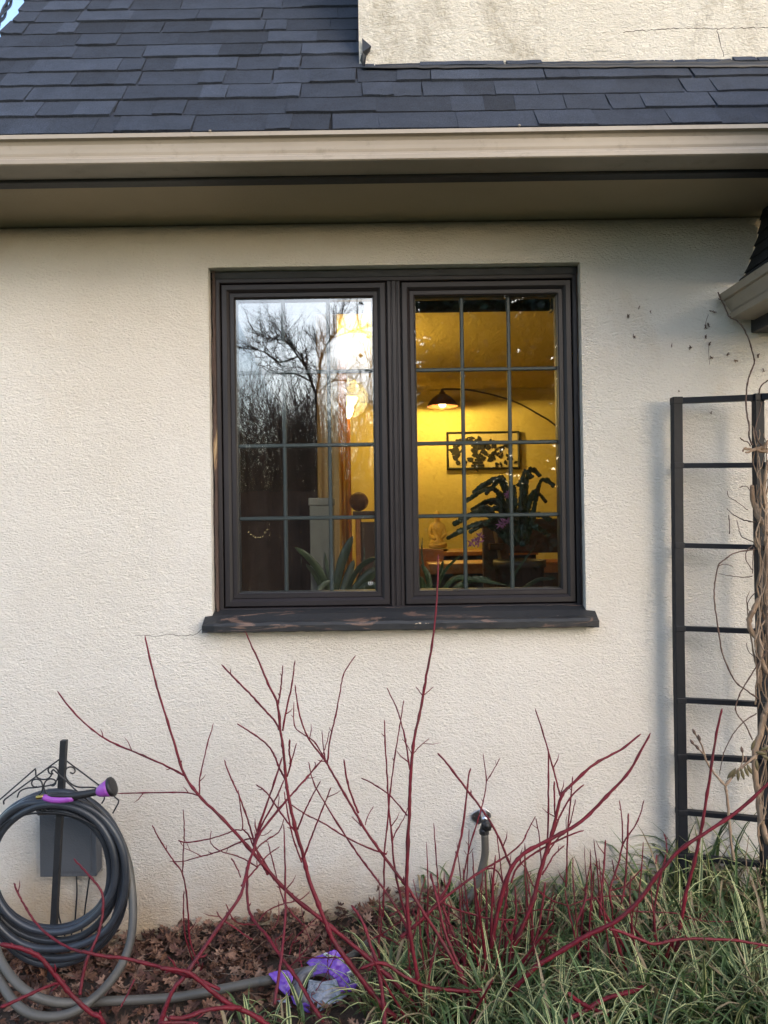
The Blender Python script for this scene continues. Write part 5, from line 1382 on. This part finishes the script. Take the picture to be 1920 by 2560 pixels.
S('A',3,[(1302,1320),(1325,1440),(1335,1560),(1345,1700)],1.2,2,-.35,-.38)
S('A',3,[(1515,1520),(1440,1590),(1385,1680),(1350,1740)],1.5,2.4,-.38,-.42)
S('A',3,[(1230,1690),(1270,1800),(1340,1880)],1.2,1.6,-.36,-.38)
S('A',3,[(545,1355),(560,1540),(575,1780),(590,1990)],1.2,2.2,-.30,-.36)
S('A',3,[(840,1540),(800,1590),(770,1560)],.8,.9,-.3,-.3)
S('A',3,[(808,1400),(800,1590),(790,1800)],1.1,1.6,-.3,-.32)
S('A',3,[(1015,1440),(1035,1620),(1060,1800),(1090,1990)],1.4,2.0,-.34,-.40)
S('A',3,[(930,1700),(980,1690),(1030,1730),(1060,1800)],1.6,2.2,-.4,-.42)
S('A',3,[(520,1730),(560,1860),(620,2000),(700,2200),(780,2400),(880,2600)],2.4,5,-.36,-.5)
S('A',5,[(865,330),(872,480),(876,640),(874,830),(880,1000),(890,1180)],2.2,4.5,-.38,-.46,True)
S('A',5,[(490,340),(510,430),(545,570),(590,760),(660,930),(720,1080),(760,1250)],2.0,6,-.46,-.60)
S('A',5,[(460,508),(380,530),(280,590),(200,640)],1.2,1.6,-.3,-.3)
S('A',5,[(560,540),(680,595),(800,630),(900,655),(1080,665)],2.0,2.6,-.42,-.44)
S('A',5,[(1150,300),(1180,390),(1210,440),(1330,530),(1420,560),(1460,600)],1.3,1.8,-.34,-.3)
S('A',5,[(1360,480),(1340,570),(1330,700)],1.0,1.3,-.3,-.3)
S('A',5,[(0,1000),(150,960),(300,1050),(450,1120),(600,1145),(820,1155),(900,1120)],4.0,4.5,-.7,-.62)
S('A',5,[(-60,560),(20,680),(70,830),(110,940),(140,1080),(160,1240),(170,1390)],3,6,-.6,-.72)
S('A',5,[(780,290),(800,460),(815,640),(830,860),(840,1040)],1.6,3.4,-.36,-.46,True)
S('A',5,[(712,300),(730,470),(760,660),(800,900)],1.5,2.4,-.34,-.40)
S('A',5,[(1070,420),(1075,520),(1078,640),(1060,820),(1010,1010)],1.8,3.4,-.38,-.44)
S('A',5,[(1280,400),(1260,560),(1230,740),(1180,880)],2.2,3.6,-.38,-.43)
# shrub C and the long right arcs
S('A','f',[(1665,1686),(1600,1747),(1530,1795),(1470,1835),(1420,1890),(1380,1945),(1330,1990),(1260,2025),(1200,2062),(1150,2095),(1100,2150)],3.4,6.5,-.62,-.60)
S('C','f',[(1560,1530),(1545,1600),(1530,1700),(1515,1790),(1500,1860),(1482,1930),(1470,2000),(1455,2080),(1435,2150)],2.6,5.5,-.45,-.47,True)
S('C',6,[(340,1070),(430,1090),(520,1125),(620,1165),(700,1195),(800,1180),(900,1160),(1050,1150),(1200,1155),(1400,1165),(1680,1215)],4.0,3.4,-.62,-.58)
S('C',6,[(370,1080),(420,1220),(480,1400),(560,1530),(650,1640),(720,1720)],3.8,5.0,-.56,-.5,True)
S('C',6,[(870,1160),(850,1280),(800,1430),(770,1560),(740,1700)],3.6,5,-.50,-.47,True)
S('C',6,[(500,110),(495,260),(485,480),(472,700),(440,860)],2.2,2.6,-.34,-.4)
S('C',6,[(310,330),(300,520),(285,700),(270,850),(280,960)],2.2,3.2,-.34,-.42)
S('C',6,[(632,0),(580,170),(510,280),(455,370),(420,520),(375,650),(345,760),(370,900)],1.3,3.0,-.32,-.40)
S('C',6,[(425,0),(448,150),(452,370)],1.3,2.0,-.32,-.34)
S('C',6,[(795,275),(815,350),(822,440)],1.6,1.6,-.5,-.56)
S('C',6,[(738,450),(728,530)],1.6,1.6,-.54,-.56)
S('C',6,[(620,560),(540,650),(480,710),(400,740),(350,750)],1.4,2.0,-.36,-.36)
S('C',6,[(365,490),(385,600),(420,660)],1.1,1.6,-.36,-.36)
S('C',6,[(140,720),(150,790),(120,900),(60,1040)],2.6,3.0,-.4,-.45)
S('C',6,[(250,560),(300,650),(350,740)],1.2,1.8,-.36,-.38)
S('C',6,[(0,880),(150,830),(300,800),(480,795)],1.5,1.6,-.4,-.36)
S('C',6,[(0,1600),(100,1680),(200,1730),(330,1780)],5,5.5,-.75,-.70)
S('C',6,[(640,1540),(520,1590),(330,1640),(180,1720),(-40,1850)],5,6,-.62,-.75)
S('C',6,[(1400,1740),(1300,1770),(1150,1800),(900,1700),(760,1690)],1.6,2.6,-.5,-.46)
S('C',6,[(440,910),(600,925),(900,940),(1100,1000),(1400,1010)],1.6,1.2,-.45,-.40)
rr = random.Random(77)
for k in range(34):     # young whips coming up through the grass
    x = rr.uniform(930, 1640); y0 = rr.uniform(2090, 2260); y1 = rr.uniform(2380, 2500); dx = rr.uniform(-45, 45); Y = rr.uniform(-.50, -.30)
    S('A' if x < 1400 else 'C', 's', [(x, y0), (x+dx*.25+rr.uniform(-6,6), lerp(y0,y1,.3)), (x+dx*.6, lerp(y0,y1,.65)), (x+dx, y1)], rr.uniform(.9,1.6), rr.uniform(1.6,3.4), Y, Y-.04, False, 5)

for k in range(30):     # older stems fanning out of the two stumps
    key = rr.choice(['A', 'A', 'B', 'C']); b_ = {'A': (1228, 2515), 'B': (1110, 2700), 'C': (1648, 2520)}[key]
    Yb = shrubs[key].location.y; a_ = rr.gauss(0, .55); L_ = rr.uniform(170, 420); x1 = b_[0] + L_*math.sin(a_); y1 = b_[1] - L_*math.cos(a_)
    c_ = rr.uniform(-35, 35)
    S(key, 's', [(x1, y1), (lerp(x1, b_[0], .33)+c_, lerp(y1, b_[1], .33)), (lerp(x1, b_[0], .66)+c_*.7, lerp(y1, b_[1], .66)), b_], rr.uniform(1.2,2.2), rr.uniform(3.5,6), Yb + rr.uniform(-.12,.14), Yb, False, 6)

for k in range(84):     # fine tangled twigs low in the bed
    key = ['A', 'B', 'C'][k % 3]; cx_, cy_ = {'A': (rr.uniform(1000, 1420), rr.uniform(2260, 2540)), 'B': (rr.uniform(640, 1130), rr.uniform(2340, 2550)), 'C': (rr.uniform(1380, 1860), rr.uniform(2270, 2540))}[key]
    a_ = rr.gauss(0, 1.0); L_ = rr.uniform(45, 150); dx, dy = L_*math.sin(a_), -L_*math.cos(a_)*.8; q_ = rr.uniform(-14, 14)
    pz_ = P(cx_, cy_, -.4); Yt = min(-.12, -.40 + (2400-cy_)/400*.22 + rr.uniform(-.08, .05))
    S(key, 's', [(cx_+dx, cy_+dy), (cx_+dx*.6+q_, cy_+dy*.6), (cx_+dx*.3+q_, cy_+dy*.3+q_*.3), (cx_, cy_)], rr.uniform(.7, 1.1), rr.uniform(1.1, 2.2), Yt, Yt-.03, False, 5)

# ---- a bundle of overhead wires at the top left corner
t = None
mb = MB(); n = 90; a = P(-260, 420, -.2); b = P(210, -330, -.9)
a = P(-55, 160, 1.5); b = P(85, -120, 2.0); d = (b-a); A = a - d*4; path = [A.lerp(b + d*7, i/700) for i in range(701)]
ax = d.normalized(); u = ax.orthogonal().normalized(); v = ax.cross(u)
for k in range(3):
    mb.tube([path[i] + (u*math.cos(i*.35+k*2.094) + v*math.sin(i*.35+k*2.094))*.0115 for i in range(len(path))], .0082 if k else .006, 7)
tag(mb.build('power_cable', M['cable'], smooth=True), 'twisted black overhead cable beside the roof edge', 'cable')

# ================================================================== ACROSS THE GARDEN (mirrored in the panes)
GY = FY + .024
def mir(px, py, Yv):        # a point seen mirrored in the glass at virtual depth Yv
    p = P(px, py, Yv); return Vector((p.x, 2*GY - p.y, p.z))
# fence
FYY = -8.0
pz = mir(700, 1238, 8).z
xl, xr = -7.0, 7.0
rr = random.Random(9)
t = thing('board_fence', 'dark brown board fence across the garden mirrored in the left pane', 'fence', (0, FYY, 0))
mb = MB(); x = xl
while x < xr:
    h_ = pz + .06 + rr.uniform(-.012, .012); mb.box((x, -.012, -.25), (x+.138, .012, h_)); x += .146
mb.build('boards', M['fence'], t)
mb = MB(); mb.box((xl, .013, .25), (xr, .055, .34)); mb.box((xl, .013, pz-.30), (xr, .055, pz-.21)); mb.build('rail', M['fence'], t)
for k in range(7):
    x = xl + k*2.33; mb = MB(); mb.box((x-.05, -.115, -.3), (x+.05, -.0125, pz+.10)); mb.build('post', M['fence'], t)
mb = MB(); bulbs = MB(); pts = [mir(lerp(620,668,i/8), 1330 + 14*(1-((i-4)/4)**2) - (6 if i > 6 else 0), 7.7) for i in range(9)]
t = thing('fairy_lights', 'short drooping string of tiny lit fairy lights on the brown fence', 'fairy lights', pts[4])
mb.tube([p - t.location for p in spline(pts, 4)], .0012, 5); mb.build('wire', M['cable'], t)
for p in pts: bulbs.lathe([(0,-.006),(.005,-.003),(.006,0),(.005,.003),(0,.006)], p - t.location, 8)
bulbs.build('bulbs', emit('fairy_bulb', (1.0,.75,.35), 1.6), t)
# bare tree
def grow(mb, p, d, r_, L_, depth, rnd_, n=5, up=.25, spread=.75):
    pts = [p]; rad = [r_]; k = 4
    for i in range(k):
        d = (d + Vector((rnd_.gauss(0,.16), rnd_.gauss(0,.16), rnd_.gauss(0,.13)+up*.12))).normalized(); p = p + d*L_/k; pts.append(p); rad.append(r_*(1-.42*(i+1)/k))
        if depth > 0 and i >= 1:
            for _ in range(rnd_.choice([1,1,2])):
                s_ = (d + Vector((rnd_.gauss(0,spread), rnd_.gauss(0,spread), rnd_.gauss(up,spread*.7)))).normalized()
                grow(mb, p, s_, rad[-1]*.62, L_*rnd_.uniform(.45,.75), depth-1, rnd_, max(3, n-1), up, spread)
    mb.tube(pts, rad, n, cap=False)
rt = random.Random(5)
TV = 9.0
fork = mir(789, 987, TV); foot = Vector((fork.x+.1, fork.y, -.1))
t = thing('bare_tree', 'bare forked tree with bent limbs mirrored in the upper left pane', 'tree', foot)
mb = MB(); mb.tube([p - t.location for p in spline([foot, foot.lerp(fork, .5)+Vector((.06,0,0)), fork], 6)], [lerp(.045,.026,i/12) for i in range(13)], 8); mb.build('trunk', M['bark'], t, smooth=True)
mb = MB()
for pts, r_ in (([(789,987),(770,930),(745,890),(715,855),(680,845),(640,838)], .021), ([(789,987),(772,940),(758,900),(735,868),(712,842),(690,838)], .02), ([(789,987),(798,940),(800,900),(812,870),(828,845),(845,825),(848,800)], .021),
                 ([(745,890),(700,905),(660,880),(625,872),(602,870)], .018), ([(660,880),(668,850),(655,835)], .012), ([(800,900),(790,870),(797,850)], .013), ([(780,955),(740,935),(700,935),(670,920)], .016), ([(828,845),(870,830),(900,822)], .010), ([(789,987),(820,960),(850,950),(880,960)], .012)):
    wp = spline([mir(x, y, TV + .15*math.sin(i*2.1)) for i, (x, y) in enumerate(pts)], 5); L_ = len(wp)
    mb.tube([p - t.location for p in wp], [lerp(r_, r_*.28, i/(L_-1)) for i in range(L_)], 6)
    for i in range(4, L_, 2):
        dd = (wp[i]-wp[i-1]).normalized()
        for _ in range(3):
            s_ = (dd*.6 + Vector((rt.gauss(0,.6), rt.gauss(0,.6), rt.gauss(.25,.5)))).normalized()
            grow(mb, wp[i] - t.location, s_, .0065, rt.uniform(.18,.42), 2, rt, 4, .2, .6)
mb.build('limbs', M['bark'], t, smooth=True)
# thicket of upright bare shoots behind the fence: several shrubs
base_proto = None
def thicket_mesh(seed):
    r = random.Random(seed); mb = MB()
    for k in range(27):
        p = Vector((r.gauss(0,.46), r.gauss(0,.22), 0)); d = Vector((r.gauss(0,.22), r.gauss(0,.12), 1)).normalized(); pts = [p]; L_ = r.uniform(1.6, 3.2); rad = [r.uniform(.007,.014)]; n = 9
        for i in range(n):
            d = (d + Vector((r.gauss(0,.11), r.gauss(0,.11), .10))).normalized(); p = p + d*L_/n; pts.append(p); rad.append(rad[0]*(1-.82*(i+1)/n))
            if i > 1 and r.random() < .9:
                for _ in range(2):
                    s_ = (d + Vector((r.gauss(0,.75), r.gauss(0,.5), r.gauss(.1,.5)))).normalized()
                    grow(mb, p, s_, .0058, r.uniform(.3,.75), 1, r, 3, .35, .6)
        mb.tube(pts, rad, 4, cap=False)
    return mb
protos = []
tk = [(580,1.0),(612,.98),(648,1.04),(684,.96),(718,1.0),(750,.93),(785,1.0),(830,1.0),(872,.98),(912,1.02),(955,.98)]
lab = ['leftmost', 'second', 'third', 'fourth', 'fifth', 'sixth', 'seventh', 'eighth', 'ninth', 'tenth', 'eleventh']
for i, (px, s_) in enumerate(tk):
    p = mir(px, 1238, 9.6 + (i % 3)*.7); z0 = .55
    t = thing('bare_shrub', 'tangle of bare upright shoots behind the brown fence mirrored in the left pane', 'shrub', (p.x, p.y, z0 - .2), 'bare shrubs behind the fence')
    t.scale = (s_, 1, s_*1.04); t.rotation_euler[2] = i*1.3
    if len(protos) < 4:
        o = thicket_mesh(100+i).build('shoots', M['bark'], t, smooth=True); protos.append(o)
    else:
        o = protos[i % 4].copy(); col.objects.link(o); o.parent = t
# dark evergreens to the right: dense leaf sprays, a few gaps of sky
def evergreen(px, Yv, W_, H_, seed, label, count):
    r = random.Random(seed); p = mir(px, 1400, Yv); t = thing('evergreen_tree', label, 'tree', (p.x, p.y, -.1))
    mb = MB(); mb.tube([(0,0,0),(.03,0,H_*.5),(0,0,H_*.93)], [.13,.09,.02], 8); mb.build('trunk', M['bark'], t, smooth=True)
    mb = MB()
    clumps = [(Vector((r.gauss(0,W_*.42), r.gauss(0,W_*.34), r.uniform(.1, H_))), r.uniform(.28,.55), r.uniform(.55,1.25)) for _ in range(count//70)]
    for c, s_, g in clumps:
        f = 1 - .28*(c.z/H_)**2; c = Vector((c.x*f, c.y*f, c.z))
        for k in range(70):
            q = c + Vector((r.gauss(0,s_*.5), r.gauss(0,s_*.5), r.gauss(0,s_*.4)))
            d = Vector((r.gauss(0,1), r.gauss(0,1), r.gauss(-.3,.7))).normalized(); s2 = d.cross(Vector((r.gauss(0,1), r.gauss(0,1), r.gauss(0,1)))).normalized(); L_ = r.uniform(.06,.13)
            gg = g*r.uniform(.7,1.2); cc = (.030*gg, .048*gg, .022*gg)
            mb.add([q - s2*L_*.32, q + d*L_*.5 , q + s2*L_*.32, q - d*L_*.7], [(0,1,2,3)], cc)
    mb.build('crown', M['foliage'], t, recalc=False)
evergreen(1120, 8.2, .80, 5.0, 41, 'broad dark evergreen tree mirrored behind the arched lamp in the right pane', 15000)
evergreen(1215, 9.6, 1.25, 5.6, 42, 'tall dark evergreen tree mirrored in the middle of the right pane', 18000)
evergreen(1350, 8.6, 1.15, 5.2, 43, 'dark evergreen tree mirrored at the outer edge of the right pane', 15000)
evergreen(1500, 9.4, 1.3, 5.2, 44, 'bushy dark evergreen tree farthest along the fence from the bare tree', 15000)
